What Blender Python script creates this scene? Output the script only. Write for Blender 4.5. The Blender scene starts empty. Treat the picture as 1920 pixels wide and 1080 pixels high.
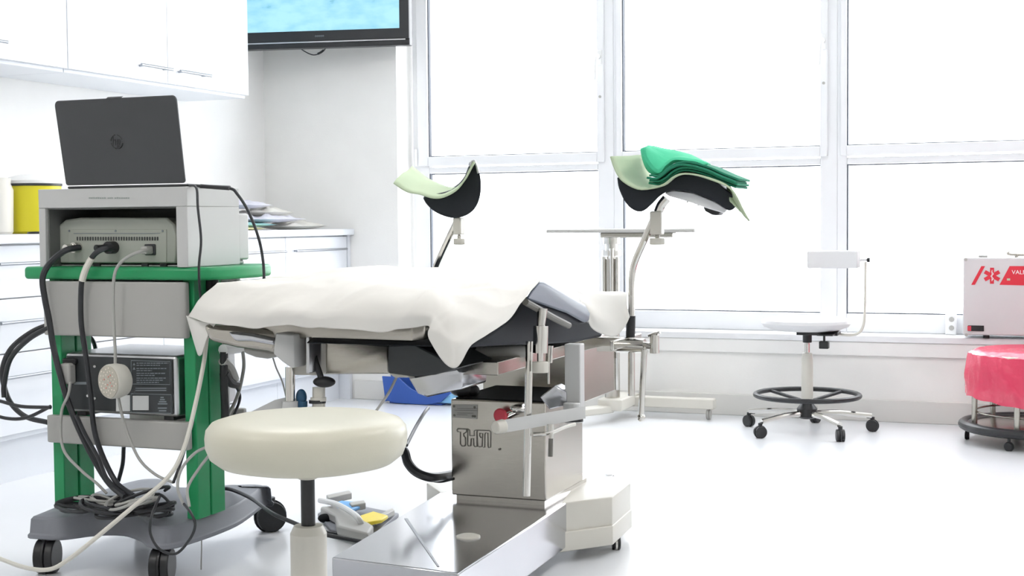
import bpy, bmesh, math, random
from mathutils import Vector, Matrix
random.seed(4)
SC = bpy.context.scene
COL = SC.collection
V = Vector
PI = math.pi
# ---------------------------------------------------------------- camera
H = .95; F = 2600.
cam = bpy.data.cameras.new('camera'); cam.lens = F/1920*36; cam.sensor_width = 36; cam.clip_start = .05
co = bpy.data.objects.new('camera', cam); COL.objects.link(co)
ROT = Matrix.Rotation(math.radians(21.5), 3, 'Z') @ Matrix.Rotation(math.radians(90-2.75), 3, 'X') @ Matrix.Rotation(math.radians(-.5), 3, 'Z')
co.matrix_world = Matrix.Translation((0, 0, H)) @ ROT.to_4x4()
SC.camera = co
# ---------------------------------------------------------------- sky, lights, exposure
w = bpy.data.worlds.new('world'); SC.world = w; w.use_nodes = True
w.node_tree.nodes['Background'].inputs[0].default_value = (.93, .965, 1, 1)
w.node_tree.nodes['Background'].inputs[1].default_value = 3.6
SC.view_settings.view_transform = 'Standard'; SC.view_settings.look = 'None'
SC.view_settings.gamma = 1; SC.view_settings.use_curve_mapping = False
SC.view_settings.exposure = 1.0
ADDED_CEIL_LIGHT = 9.5

def P(px, py, x=None, y=None, z=None, D=None):
    """point of the place seen at a pixel of the 1920x1080 frame, on a given plane or at a given distance"""
    d = ROT @ V(((px-960)/F, (540-py)/F, -1))
    if D is not None: t = D
    elif x is not None: t = x/d.x
    elif y is not None: t = y/d.y
    else: t = (z-H)/d.z
    return V((0, 0, H)) + d*t

# ---------------------------------------------------------------- materials
def mat(name, color, rough=.5, metal=0, spec=.5, emit=None, es=0, alpha=1, bump=0, bscale=200, trans=0, coat=0, var=0, vscale=6, stretch=None, ior=1.45, sub=0):
    m = bpy.data.materials.new(name); m.use_nodes = True
    nt = m.node_tree; b = nt.nodes['Principled BSDF']
    b.inputs['Base Color'].default_value = (*color, 1)
    b.inputs['Roughness'].default_value = rough; b.inputs['Metallic'].default_value = metal
    b.inputs['Specular IOR Level'].default_value = spec; b.inputs['Alpha'].default_value = alpha
    b.inputs['Transmission Weight'].default_value = trans; b.inputs['Coat Weight'].default_value = coat
    b.inputs['IOR'].default_value = ior
    if sub: b.inputs['Subsurface Weight'].default_value = sub
    if emit: b.inputs['Emission Color'].default_value = (*emit, 1); b.inputs['Emission Strength'].default_value = es
    tc = nt.nodes.new('ShaderNodeTexCoord'); mp = nt.nodes.new('ShaderNodeMapping'); nt.links.new(tc.outputs['Object'], mp.inputs[0])
    if stretch: mp.inputs['Scale'].default_value = stretch
    n = nt.nodes.new('ShaderNodeTexNoise'); n.inputs['Scale'].default_value = vscale; n.inputs['Detail'].default_value = 4
    nt.links.new(mp.outputs[0], n.inputs['Vector'])
    v = var if var else .015
    hi = [min(1, c*(1+v)) for c in color]; lo = [c*(1-v) for c in color]
    cr = nt.nodes.new('ShaderNodeValToRGB'); cr.color_ramp.elements[0].color = (*lo, 1); cr.color_ramp.elements[1].color = (*hi, 1)
    cr.color_ramp.elements[0].position = .3; cr.color_ramp.elements[1].position = .7
    nt.links.new(n.outputs['Fac'], cr.inputs[0]); nt.links.new(cr.outputs[0], b.inputs['Base Color'])
    if bump:
        n2 = nt.nodes.new('ShaderNodeTexNoise'); n2.inputs['Scale'].default_value = bscale; n2.inputs['Detail'].default_value = 3
        nt.links.new(mp.outputs[0], n2.inputs['Vector'])
        bp = nt.nodes.new('ShaderNodeBump'); bp.inputs['Strength'].default_value = bump; bp.inputs['Distance'].default_value = .01
        nt.links.new(n2.outputs['Fac'], bp.inputs['Height']); nt.links.new(bp.outputs[0], b.inputs['Normal'])
    return m
M = dict(
 wall=mat('wall_paint', (.87,.865,.85), .6, bump=.05, bscale=120),
 wallg=mat('grey_wall_paint', (.88,.872,.85), .6, bump=.05, bscale=120),
 ceil=mat('ceiling_paint', (.88,.88,.88), .8),
 floor=mat('epoxy_floor', (.77,.785,.81), .22, spec=.5, var=.02, vscale=1.5, bump=.015, bscale=8),
 lam=mat('white_laminate', (.76,.785,.83), .3, coat=.1),
 base=mat('plinth', (.74,.73,.70), .5),
 frame=mat('white_window_frame', (.84,.85,.87), .35),
 gasket=mat('window_gasket', (.07,.08,.10), .6),
 steel=mat('brushed_steel', (.48,.455,.41), .24, 1, bump=.04, bscale=60, stretch=(1,1,30), var=.05, vscale=30),
 steeltop=mat('polished_steel_plate', (.55,.56,.59), .16, 1, bump=.02, bscale=6),
 chrome=mat('chrome', (.66,.645,.61), .12, 1),
 alu=mat('aluminium', (.58,.585,.60), .3, 1),
 bead=mat('cream_painted_metal', (.64,.62,.56), .35),
 black=mat('black_plastic', (.022,.023,.025), .4),
 rubber=mat('black_rubber', (.012,.013,.015), .8, spec=.12),
 pull=mat('dull_handle_metal', (.33,.345,.37), .35, 1),
 cable=mat('black_cable', (.028,.03,.034), .45),
 gcable=mat('grey_cable', (.42,.42,.40), .45),
 wcable=mat('cream_cable', (.72,.70,.63), .45),
 green=mat('green_powder_coat', (.022,.31,.115), .38, var=.04),
 greyp=mat('grey_plastic', (.235,.245,.275), .5, bump=.06, bscale=300),
 lgrey=mat('light_grey_metal', (.44,.435,.415), .45, bump=.03, bscale=300),
 lighthousing=mat('pale_housing', (.55,.555,.55), .4),
 device=mat('device_grey', (.40,.42,.37), .4),
 dark=mat('dark_panel', (.04,.045,.048), .35),
 print=mat('panel_print', (.22,.25,.27), .6),
 label=mat('label_white', (.72,.73,.72), .5),
 laptop=mat('laptop_charcoal', (.058,.061,.065), .42, bump=.03, bscale=900),
 logo=mat('laptop_logo', (.030,.032,.034), .3),
 cream=mat('cream_vinyl', (.64,.62,.51), .38, bump=.03, bscale=400),
 wvinyl=mat('white_vinyl', (.70,.70,.71), .4),
 navy=mat('navy_vinyl', (.026,.029,.035),   .55, spec=.12, bump=.05, bscale=300),
 navyp=mat('slate_blue_vinyl', (.068,.088,.13), .38, bump=.05, bscale=300),
 sheet=mat('sheet_paper', (.79,.775,.735), .85, bump=.3, bscale=7, sub=0),
 pad=mat('absorbent_pad', (.50,.60,.42), .85, bump=.08, bscale=60),
 padw=mat('pad_edge', (.80,.86,.84), .8),
 towel=mat('green_cloth', (.07,.55,.31), .85, bump=.25, bscale=40),
 towel2=mat('dark_green_cloth', (.02,.22,.13), .85, bump=.25, bscale=40),
 yellow=mat('yellow_plastic', (.74,.66,.03), .4),
 yellowp=mat('yellow_pedal', (.92,.72,.05), .4), bluep=mat('blue_pedal', (.13,.40,.78), .4),
 clear=mat('translucent_white', (.88,.86,.80), .3, alpha=.75),
 blue=mat('blue_plastic', (.035,.10,.40), .4),
 sky=mat('pale_blue_plastic', (.25,.55,.85), .4),
 knob=mat('dark_blue_knob', (.015,.07,.14), .4),
 red=mat('red_print', (.70,.035,.06), .45), redk=mat('red_button', (.65,.06,.09), .4),
 white=mat('white_plastic', (.84,.85,.85), .4),
 boxm=mat('box_enamel', (.66,.65,.66), .12, coat=.4),
 lilac=mat('lilac_wrap', (.66,.66,.74), .4), tealp=mat('teal_packet', (.30,.55,.55), .5), yelp=mat('yellow_packet', (.80,.74,.40), .5),
 greyline=mat('grey_print', (.32,.36,.34), .6), engr=mat('engraving', (.16,.155,.14), .5),
 lining=mat('painted_housing_shade', (.15,.155,.15), .6),  # dark grey standing in for the shade inside the housing
 lamp=mat('lamp_face', (.50,.47,.40), .5), pore=mat('lamp_pore', (.85,.78,.70), .4), porer=mat('lamp_pore_red', (.75,.28,.24), .4),
)
# red bag: thin glossy translucent film
m = mat('red_bag_film', (.70,.06,.125), .25, bump=.5, bscale=14, alpha=.93); M['bag'] = m
# glass
g = bpy.data.materials.new('window_glass'); g.use_nodes = True; nt = g.node_tree; nt.nodes.clear()
o_ = nt.nodes.new('ShaderNodeOutputMaterial'); mx = nt.nodes.new('ShaderNodeMixShader'); tr = nt.nodes.new('ShaderNodeBsdfTransparent'); gl = nt.nodes.new('ShaderNodeBsdfGlossy')
gl.inputs['Roughness'].default_value = .02; mx.inputs[0].default_value = .06
nt.links.new(tr.outputs[0], mx.inputs[1]); nt.links.new(gl.outputs[0], mx.inputs[2]); nt.links.new(mx.outputs[0], o_.inputs[0]); M['glass'] = g
# screen
s = mat('screen', (.02,.02,.02), .3); nt = s.node_tree; b = nt.nodes['Principled BSDF']
tc = nt.nodes.new('ShaderNodeTexCoord'); n = nt.nodes.new('ShaderNodeTexNoise'); n.inputs['Scale'].default_value = 9; n.inputs['Detail'].default_value = 5
mp = nt.nodes.new('ShaderNodeMapping'); mp.inputs['Scale'].default_value = (1, 1, 2.2)
nt.links.new(tc.outputs['Object'], mp.inputs[0]); nt.links.new(mp.outputs[0], n.inputs['Vector'])
cr = nt.nodes.new('ShaderNodeValToRGB'); cr.color_ramp.elements[0].position = .27; cr.color_ramp.elements[0].color = (.12,.42,.55,1)
cr.color_ramp.elements[1].position = .62; cr.color_ramp.elements[1].color = (.42,.80,.98,1); e = cr.color_ramp.elements.new(.36); e.color = (.30,.66,.86,1)
nt.links.new(n.outputs['Fac'], cr.inputs[0]); nt.links.new(cr.outputs[0], b.inputs['Emission Color']); b.inputs['Emission Strength'].default_value = .56; M['screen'] = s
M['tube'] = mat('added_light_diffuser', (.9,.9,.9), .5, emit=(1,.97,.93), es=ADDED_CEIL_LIGHT)

# ---------------------------------------------------------------- mesh helpers
def catmull(pts, n):
    pts = [V(p) for p in pts]
    if len(pts) < 3: return [pts[0].lerp(pts[-1], i/(n-1)) for i in range(n)]
    ext = [pts[0]*2-pts[1]] + pts + [pts[-1]*2-pts[-2]]
    out = []; seg = len(pts)-1
    for i in range(n):
        t = i/(n-1)*seg; k = min(int(t), seg-1); u = t-k
        a, b, c, d = ext[k], ext[k+1], ext[k+2], ext[k+3]
        out.append(.5*((2*b)+(c-a)*u+(2*a-5*b+4*c-d)*u*u+(3*b-a-3*c+d)*u**3))
    return out
class MB:
    def __init__(s): s.bm = bmesh.new()
    def box(s, a, b, rz=0, piv=None, R=None):
        a, b = V(a), V(b); c = (a+b)/2; h = (b-a)/2
        vs = []
        for k in range(8):
            p = V(((1 if k & 1 else -1)*abs(h.x), (1 if k & 2 else -1)*abs(h.y), (1 if k & 4 else -1)*abs(h.z)))
            if R is not None: p = R @ p
            elif rz: p = Matrix.Rotation(rz, 3, 'Z') @ p
            vs.append(s.bm.verts.new(c+p))
        for f in ((0,2,3,1),(4,5,7,6),(0,1,5,4),(2,6,7,3),(0,4,6,2),(1,3,7,5)): s.bm.faces.new([vs[i] for i in f])
        return s
    def cyl(s, p0, p1, r, r1=None, n=24, cap=True):
        p0, p1 = V(p0), V(p1); r1 = r if r1 is None else r1
        ax = (p1-p0).normalized(); u = ax.orthogonal().normalized(); v = ax.cross(u)
        A = []; B = []
        for i in range(n):
            a = 2*PI*i/n; dd = u*math.cos(a)+v*math.sin(a)
            A.append(s.bm.verts.new(p0+dd*r)); B.append(s.bm.verts.new(p1+dd*r1))
        for i in range(n): j = (i+1) % n; s.bm.faces.new((A[i], A[j], B[j], B[i]))
        if cap: s.bm.faces.new(A[::-1]); s.bm.faces.new(B)
        return s
    def tube(s, pts, r, n=10, k=6, smooth=True, closed=False):
        P_ = catmull(pts, (len(pts)-1)*k+1) if smooth else [V(p) for p in pts]
        rings = []; u = None
        for i, p in enumerate(P_):
            t = (P_[min(i+1, len(P_)-1)]-P_[max(i-1, 0)])
            if t.length < 1e-9: t = V((0,0,1))
            t.normalize()
            u = t.orthogonal().normalized() if u is None else (u-t*u.dot(t)).normalized()
            v = t.cross(u); rings.append([s.bm.verts.new(p+(u*math.cos(2*PI*j/n)+v*math.sin(2*PI*j/n))*r) for j in range(n)])
        for a, b in zip(rings, rings[1:]):
            for j in range(n): l = (j+1) % n; s.bm.faces.new((a[j], a[l], b[l], b[j]))
        s.bm.faces.new(rings[0][::-1]); s.bm.faces.new(rings[-1])
        return s
    def lathe(s, c, prof, n=40, ax=(0,0,1)):
        c = V(c); ax = V(ax).normalized(); u = ax.orthogonal().normalized(); v = ax.cross(u); R = []
        for r, h in prof:
            R.append([s.bm.verts.new(c+ax*h+(u*math.cos(2*PI*j/n)+v*math.sin(2*PI*j/n))*max(r, 1e-4)) for j in range(n)])
        for a, b in zip(R, R[1:]):
            for j in range(n): l = (j+1) % n; s.bm.faces.new((a[j], a[l], b[l], b[j]))
        s.bm.faces.new(R[0][::-1]); s.bm.faces.new(R[-1])
        return s
    def torus(s, c, R_, r, ax=(0,0,1), n=48, m=10, f=1.0):
        c = V(c); ax = V(ax).normalized(); u = ax.orthogonal().normalized(); v = ax.cross(u); G = []
        for i in range(n):
            a = 2*PI*i/n; d = u*math.cos(a)+v*math.sin(a)
            G.append([s.bm.verts.new(c+d*(R_+r*math.cos(2*PI*j/m))+ax*r*f*math.sin(2*PI*j/m)) for j in range(m)])
        for i in range(n):
            for j in range(m): s.bm.faces.new((G[i][j], G[(i+1)%n][j], G[(i+1)%n][(j+1)%m], G[i][(j+1)%m]))
        return s
    def prism(s, poly, ext):
        poly = [V(p) for p in poly]; ext = V(ext)
        A = [s.bm.verts.new(p) for p in poly]; B = [s.bm.verts.new(p+ext) for p in poly]
        n = len(A)
        for i in range(n): j = (i+1) % n; s.bm.faces.new((A[i], A[j], B[j], B[i]))
        s.bm.faces.new(A[::-1]); s.bm.faces.new(B)
        return s
    def plan(s, xy, z0, z1): return s.prism([(x, y, z0) for x, y in xy], (0, 0, z1-z0))
    def ball(s, c, r, sc=(1,1,1), n=16):
        G = []
        for i in range(1, n):
            th = PI*i/n; G.append([s.bm.verts.new(V(c)+V((math.sin(th)*math.cos(2*PI*j/n)*r*sc[0], math.sin(th)*math.sin(2*PI*j/n)*r*sc[1], math.cos(th)*r*sc[2]))) for j in range(n)])
        for a, b in zip(G, G[1:]):
            for j in range(n): l = (j+1) % n; s.bm.faces.new((a[j], a[l], b[l], b[j]))
        s.bm.faces.new(G[0]); s.bm.faces.new(G[-1][::-1]); return s
    def grid(s, rows, nu, nv, noise=0, ns=8, ridge=0):
        from mathutils import noise as N
        A = [catmull(r, nu) for r in rows]; C = [catmull([a[i] for a in A], nv) for i in range(nu)]
        vs = [[s.bm.verts.new(p+V((N.noise(p*ns), N.noise(p*ns+V((7,1,3))), N.noise(p*ns+V((2,9,4)))))*noise+V((0,-.8,.6))*ridge*(.25-abs(N.noise(V((p.x*5.5+p.z*3, p.y*4, p.z*7))))-.5*abs(N.noise(V((p.x*11-p.z*9, p.y*8, 5)))))) for p in c] for c in C]
        for i in range(nu-1):
            for j in range(nv-1): s.bm.faces.new((vs[i][j], vs[i+1][j], vs[i+1][j+1], vs[i][j+1]))
        return s
def origin(o):
    l = V((0,0,0))
    while o: l = l+o.location; o = o.parent
    return l
def obj(name, mb, m, parent=None, bevel=0, smooth=True, loc=None, solid=0, seg=2, angle=35, sub=0):
    bm = mb.bm if isinstance(mb, MB) else mb
    bmesh.ops.recalc_face_normals(bm, faces=bm.faces)
    if parent is not None: off = origin(parent); l = V((0,0,0))
    else:
        if loc is None:
            xs = [v.co for v in bm.verts]; loc = V((sum(p.x for p in xs)/len(xs), sum(p.y for p in xs)/len(xs), min(p.z for p in xs)))
        off = V(loc); l = off
    for v in bm.verts: v.co -= off
    me = bpy.data.meshes.new(name); bm.to_mesh(me); bm.free()
    if smooth:
        for p in me.polygons: p.use_smooth = True
    me.materials.append(M[m] if isinstance(m, str) else m)
    o = bpy.data.objects.new(name, me); COL.objects.link(o); o.location = l
    if parent is not None: o.parent = parent
    if solid: md = o.modifiers.new('solid', 'SOLIDIFY'); md.thickness = solid; md.offset = 0
    if bevel: md = o.modifiers.new('bevel', 'BEVEL'); md.width = bevel; md.segments = seg; md.limit_method = 'ANGLE'; md.angle_limit = math.radians(40); md.harden_normals = False
    if sub: md = o.modifiers.new('sub', 'SUBSURF'); md.levels = md.render_levels = sub
    if smooth:
        me.set_sharp_from_angle(angle=math.radians(angle)) if not bevel else me.set_sharp_from_angle(angle=math.radians(70))
    return o
def tag(o, label, cat, group=None, kind=None):
    o['label'] = label; o['category'] = cat
    if group: o['group'] = group
    if kind: o['kind'] = kind
    return o
def thing(name, label, cat, loc, group=None):
    o = bpy.data.objects.new(name, None); COL.objects.link(o); o.location = V(loc); o.empty_display_size = .05
    return tag(o, label, cat, group)
def struct(name, mb, m, parent=None, **k):
    o = obj(name, mb, m, parent, **k)
    if parent is None: o['kind'] = 'structure'
    return o
def sempty(name, loc):
    o = bpy.data.objects.new(name, None); COL.objects.link(o); o.location = V(loc); o['kind'] = 'structure'; return o
def text(body, size, orig, right, up, m, parent, name='lettering', lift=.001, depth=.0006):
    cu = bpy.data.curves.new('t', 'FONT'); cu.body = body; cu.size = size; cu.extrude = depth
    t = bpy.data.objects.new('t', cu); COL.objects.link(t); bpy.context.view_layer.update()
    me = bpy.data.meshes.new_from_object(t.evaluated_get(bpy.context.evaluated_depsgraph_get()))
    bpy.data.objects.remove(t)
    right = V(right).normalized(); up = V(up).normalized(); nn = right.cross(up)
    bm = bmesh.new(); bm.from_mesh(me)
    for v in bm.verts: v.co = V(orig)+right*v.co.x+up*v.co.y+nn*(v.co.z+lift)
    return obj(name, bm, m, parent, smooth=False)
def cable(label, pts, r, m='cable', name='cable', group=None, cat='cable'):
    o = obj(name, MB().tube(pts, r, n=8, k=6), m); return tag(o, label, cat, group)
def castor(parent, c, r, wdt=.022, m='black', forkm='black', ang=0, name='castor', top=None):
    """twin wheel castor standing on the floor at c"""
    c = V(c); d = V((math.cos(ang), math.sin(ang), 0)); top = top if top is not None else c.z+2*r+.02
    b = MB(); b.cyl(c+V((0,0,r))-d*wdt, c+V((0,0,r))-d*.003, r, n=28); b.cyl(c+V((0,0,r))+d*.003, c+V((0,0,r))+d*wdt, r, n=28)
    o = obj(name, b, m, parent, bevel=.003)
    q = d.cross(V((0,0,1)))
    f = MB(); f.cyl(c+V((0,0,r*1.2)), c+V((0,0,top-c.z)), r*.36, n=16); f.cyl(c+V((0,0,r))-d*.003, c+V((0,0,r))+d*.003, r*1.12, n=24)
    obj('castor_fork', f, forkm, o)
    return o

# ================================================================ ROOM
XL, YB, ZC, XR, YF = -4.07, 6.636, 2.7, 2.4, -1.6
YW = 6.80                                            # plane of the window frames, back in the reveal
struct('floor', MB().box((XL-.2, YF-.2, -.1), (XR+.2, YW+.3, 0)), 'floor', smooth=False)
struct('ceiling', MB().box((XL-.2, YF-.2, ZC), (XR+.2, YW+.3, ZC+.1)), 'ceil', smooth=False)
struct('wall_left', MB().box((XL-.15, YF, 0), (XL, YW+.3, ZC)), 'wall', smooth=False)
struct('wall_right', MB().box((XR, YF, 0), (XR+.15, YW+.3, ZC)), 'wallg', smooth=False)
struct('wall_front', MB().box((XL-.15, YF-.15, 0), (XR+.15, YF, ZC)), 'wallg', smooth=False)
xr0 = P(745, 300, y=YB).x
wb = MB().box((XL, YB, 0), (xr0, YW+.2, ZC)).box((xr0, YB, 0), (XR, YW+.2, .385)).box((xr0, YB, 2.5), (XR, YW+.2, ZC)).box((1.2, YB, .385), (XR, YW+.2, 2.5))
struct('wall_back', wb, 'wallg', smooth=False)
struct('trim_1', MB().box((xr0-.0, YB-.022, .372), (1.2, YW+.02, .402)), 'frame', bevel=.003)       # window sill board
struct('trim_2', MB().box((xr0, YB-.016, .306), (XR, YB, .372)), 'wall', bevel=.004)                  # flat band below the sill
struct('baseboard_back', MB().box((-3.53, YB-.014, 0), (XR, YB, .103)), 'base', bevel=.003)
# windows: three bays in view, each with a casement above and a fixed light below
def X(px): return P(px, 300, y=YW).x
def Z(px, py): return P(px, py, y=YW).z
zt0, zt1 = Z(1350, 313.5), Z(1350, 279.5)            # glass top below, glass bottom above the transom
zb = Z(1586, 588)
bays = [(X(775), X(805), X(1121), X(1151)), (X(1151), X(1168), X(1538), X(1570)), (X(1570), X(1588), .06, .12), (.12, .18, 1.12, 1.2)]  # last bay is unseen, added to let in more light
for k, (a, g0, g1, b_) in enumerate(bays):
    t = sempty('window_%d' % (k+1), ((a+b_)/2, YW, .40))
    f = MB(); y0, y1 = YW, YW+.07
    f.box((a, y0, .402), (g0, y1, 2.5)); f.box((g1, y0, .402), (b_, y1, 2.5))
    f.box((g0, y0, .402), (g1, y1, zb)); f.box((g0, y0, zt0), (g1, y1, (zt0+zt1)/2-.012)); f.box((g0, y0, 2.42), (g1, y1, 2.5))
    obj('window_frame', f, 'frame', t, bevel=.004)
    s_ = MB(); sx0, sx1 = a+(g0-a)*.35, g1+(b_-g1)*.45; z0 = (zt0+zt1)/2-.004; y2 = YW-.018
    s_.box((sx0, y2, z0), (g0, y0+.05, 2.46)); s_.box((g1, y2, z0), (sx1, y0+.05, 2.46)); s_.box((g0, y2, z0), (g1, y0+.05, zt1)); s_.box((g0, y2, 2.4), (g1, y0+.05, 2.46))
    obj('casement', s_, 'frame', t, bevel=.004)
    for z0_, z1_, nm in ((zb, zt0, 'lower_pane'), (zt1, 2.42, 'upper_pane')):
        gk = MB(); e = .0055; yy = YW+.028 if nm == 'lower_pane' else YW+.02
        gk.box((g0, yy-.025, z0_), (g0+e, yy, z1_)); gk.box((g0, yy-.006, z0_), (g1, yy, z0_+e)); gk.box((g0, yy-.006, z1_-e), (g1, yy, z1_)); gk.box((g1-e*.4, yy-.006, z0_), (g1, yy, z1_))  # dark gaskets; the broad left strip also paints in the frame's shade
        pn = obj(nm, MB().box((g0, yy, z0_), (g1, yy+.006, z1_)), 'glass', t, smooth=False)
        obj('gasket', gk, 'gasket', pn, smooth=False)
    if k < 2:                                          # casement handle and its keyhole
        hx = (g1+sx1)/2; hz = Z(1125 if k == 0 else 1543, 108 if k == 0 else 78)
        h = obj('handle', MB().box((hx-.012, y2-.012, hz-.04), (hx+.012, y2, hz+.035)).tube([(hx, y2-.01, hz), (hx, y2-.04, hz), (hx-.005, y2-.048, hz-.04), (hx-.01, y2-.045, hz-.12)], .009), 'white', t, bevel=.003)
        h['label'] = 'white lever handle of the casement'
        obj('keyhole', MB().cyl((hx, y2-.004, hz-.20), (hx, y2, hz-.20), .007, n=12), 'lgrey', t)
        obj('spindle_cap', MB().cyl((hx, y2-.016, hz), (hx, y2-.011, hz), .010, n=12), 'lgrey', t)
# hinges on the left jamb
obj('hinge', MB().cyl((X(783), YW-.022, Z(783, 312)), (X(783), YW-.022, Z(783, 280)), .010, n=12), 'white', bpy.data.objects['window_1'])
# ceiling lights added to brighten the room, unseen above the frame
for i, (x, y) in enumerate(((-2.6, 1.2), (.2, 1.2), (-2.6, 4.2), (.2, 4.2))):
    t = thing('added_ceiling_light', 'added unseen square ceiling light panel in the row %s, %s side' % (('behind the camera', 'left'), ('behind the camera', 'right'), ('over the exam chair', 'left'), ('over the exam chair', 'right'))[i], 'ceiling light', (x, y, ZC-.03), 'added ceiling light panels')
    obj('diffuser', MB().box((x-.29, y-.29, ZC-.02), (x+.29, y+.29, ZC-.01)), 'tube', t, smooth=False)
    obj('trim_ring', MB().box((x-.32, y-.32, ZC-.025), (x+.32, y-.29, ZC-.001)).box((x-.32, y+.29, ZC-.025), (x+.32, y+.32, ZC-.001)).box((x-.32, y-.29, ZC-.025), (x-.29, y+.29, ZC-.001)).box((x+.29, y-.29, ZC-.025), (x+.32, y+.29, ZC-.001)), 'white', t, smooth=False)

# ================================================================ BUILT-IN CABINETS
def bar_handle(parent, p0, p1, nrm, r=.006):
    p0, p1, nrm = V(p0), V(p1), V(nrm); d = (p1-p0).normalized()
    b = MB().cyl(p0, p1, r, n=12).cyl(p0+d*.03, p0+d*.03-nrm*.032, .005, n=10).cyl(p1-d*.03, p1-d*.03-nrm*.032, .005, n=10)
    o = obj('handle', b, 'pull', parent); o['label'] = 'brushed metal bar handle'; return o
XU = -3.70
for i, (y0, y1) in enumerate(((3.215, 4.555), (4.559, 5.893))):
    t = thing('wall_cabinet', ('white high wall cabinet at the left edge, only its right door in view', 'white high wall cabinet with two bar handles, ending beside the wall screen')[i], 'cabinet', ((XL+XU)/2, (y0+y1)/2, 1.563), 'white wall cabinets')
    obj('body', MB().box((XL+.002, y0, 1.563), (XU-.022, y1, 2.35)), 'lam', t, bevel=.002)
    ym = (4.559+5.228)/2 if 0 else (y0+y1)/2 if i == 0 else 5.23
    for (a, b_, hy) in ((y0+.002, ym-.002, ym-.235), (ym+.002, y1, ym+.05)):
        dr = obj('door', MB().box((XU-.02, a, 1.578), (XU, b_, 2.35)), 'lam', t, bevel=.0015)
        bar_handle(dr, (XU+.032, hy, 1.637), (XU+.032, hy+.23 if hy < ym-.01 and hy+.23 < ym else hy+.245, 1.637), (1,0,0))
XB = -3.55
def base_unit(y0, y1, rows, label, hand):
    t = thing('base_cabinet', label, 'cabinet', ((XL+XB)/2, (y0+y1)/2, 0), 'white drawer units under the worktop')
    obj('body', MB().box((XL+.002, y0+.001, .165), (XB-.022, y1-.001, .884)), 'lam', t, bevel=.002)
    obj('plinth', MB().box((XL+.002, y0+.001, 0), (XB-.06, y1-.001, .163)), 'lam', t, smooth=False)
    for (z0, z1) in rows:
        d = obj('drawer', MB().box((XB-.02, y0+.002, z0+.002), (XB, y1-.002, z1-.002)), 'lam', t, bevel=.0015)
        bar_handle(d, (XB+.03, y0+hand, z1-(.068 if z1 > .8 else .085)), (XB+.03, y1-hand, z1-(.068 if z1 > .8 else .085)), (1,0,0))
rows = [(.185,.485),(.485,.685),(.685,.88)]
ys = [2.85, 3.38, 3.90, 4.42, 4.95, 5.46, 5.965, 6.60]
labs = ['outermost unit, left of the frame behind the trolley', 'second unit from the near end, left of the trolley', 'third unit, seen left of the green trolley with three bar handles', 'unit behind the left post of the trolley', 'unit hidden behind the white cart housing', 'unit seen between the trolley and the last unit', 'last unit, ending at the grey wall below the screen']
for k in range(1, 7): base_unit(ys[k], ys[k+1], rows, 'white three-drawer base cabinet, '+labs[k], .055 if k == 6 else .04)
struct_end = obj('end_panel', MB().box((XL+.002, 6.601, 0), (XB+.004, YB-.002, .884)), 'lam', smooth=False)
tag(struct_end, 'narrow white filler panel closing the drawer units against the back wall', 'panel')
wt = obj('worktop', MB().box((XL+.002, 3.38, .884), (XB+.03, YB-.002, .918)), 'lam', bevel=.004); tag(wt, 'long white worktop running along the left wall', 'worktop')
ZT = .918
# sharps container (yellow) with white lid
yc = P(66, 438, x=-3.80)
t = thing('sharps_container', 'yellow medical waste tub with a white lid on the worktop', 'container', (-3.80, 4.46, ZT))
prof = [(.085, 0), (.098, .01), (.104, .18), (.104, .195)]
bd = MB(); bd.lathe((-3.80, 4.46, ZT), prof, 32); obj('tub', bd, 'yellow', t)
obj('rim', MB().lathe((-3.80, 4.46, ZT+.188), [(.104,0),(.108,.002),(.108,.008),(.104,.01)], 32), 'dark', t)
obj('lid', MB().lathe((-3.80, 4.46, ZT+.198), [(.109,0),(.110,.012),(.098,.026),(.06,.036),(.02,.04)], 32), 'white', t)
p = P(13, 430, x=-3.86)
t = tag(obj('jar', MB().lathe((-3.83, 4.285, ZT), [(.05,0),(.056,.008),(.060,.17),(.050,.195),(.052,.215),(.02,.22)], 28), 'clear'), 'translucent cream plastic jar left of the yellow tub', 'jar')
tag(obj('bottle', MB().lathe((-3.84, 4.12, ZT), [(.05,0),(.054,.006),(.054,.10),(.03,.15),(.016,.165),(.016,.2),(.004,.203)], 24), 'blue'), 'blue bottle cut by the left edge beside the jar', 'bottle')
tag(obj('lid_disc', MB().lathe((-3.68, 4.33, ZT), [(.036,0),(.038,.003),(.036,.008),(.004,.009)], 28), 'black'), 'small flat black lid lying on the worktop before the tub', 'lid')
# packets on the worktop
def packet(c, sx, sy, h, m, label, rz=0, sag=.4, seed=0):
    from mathutils import noise as N
    c = V(c); b = MB(); n = 22; R = Matrix.Rotation(rz, 3, 'Z'); L = []
    for sgn in (1, -1):
        g_ = []
        for i in range(n+1):
            r_ = []
            for j in range(n+1):
                u, v = i/n*2-1, j/n*2-1
                e = max(0, (1-u**4)*(1-v**4))
                zz = h/2+sgn*h/2*e*(1+ (1.5*N.noise(V((u*2.6+seed, v*3.2, 3))) if sgn > 0 else -.0))
                r_.append(b.bm.verts.new(c+R @ V((u*sx/2, v*sy/2*(1+.05*N.noise(V((u*3, seed, 1)))), zz))))
            g_.append(r_)
        for i in range(n):
            for j in range(n): b.bm.faces.new((g_[i][j], g_[i+1][j], g_[i+1][j+1], g_[i][j+1]))
    bmesh.ops.remove_doubles(b.bm, verts=b.bm.verts, dist=.0005)
    o = obj('packet', b, m); return tag(o, label, 'packet', 'wrapped packets on the worktop')
packet((-3.74, 5.83, ZT), .20, .26, .014, 'yelp', 'flat pale yellow packet on the worktop, at the left foot of the pile', .1, seed=1)
packet((-3.76, 5.88, ZT+.015), .22, .34, .022, 'tealp', 'teal wrapped packet lying on the yellow packet', -.1, seed=2)
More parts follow.
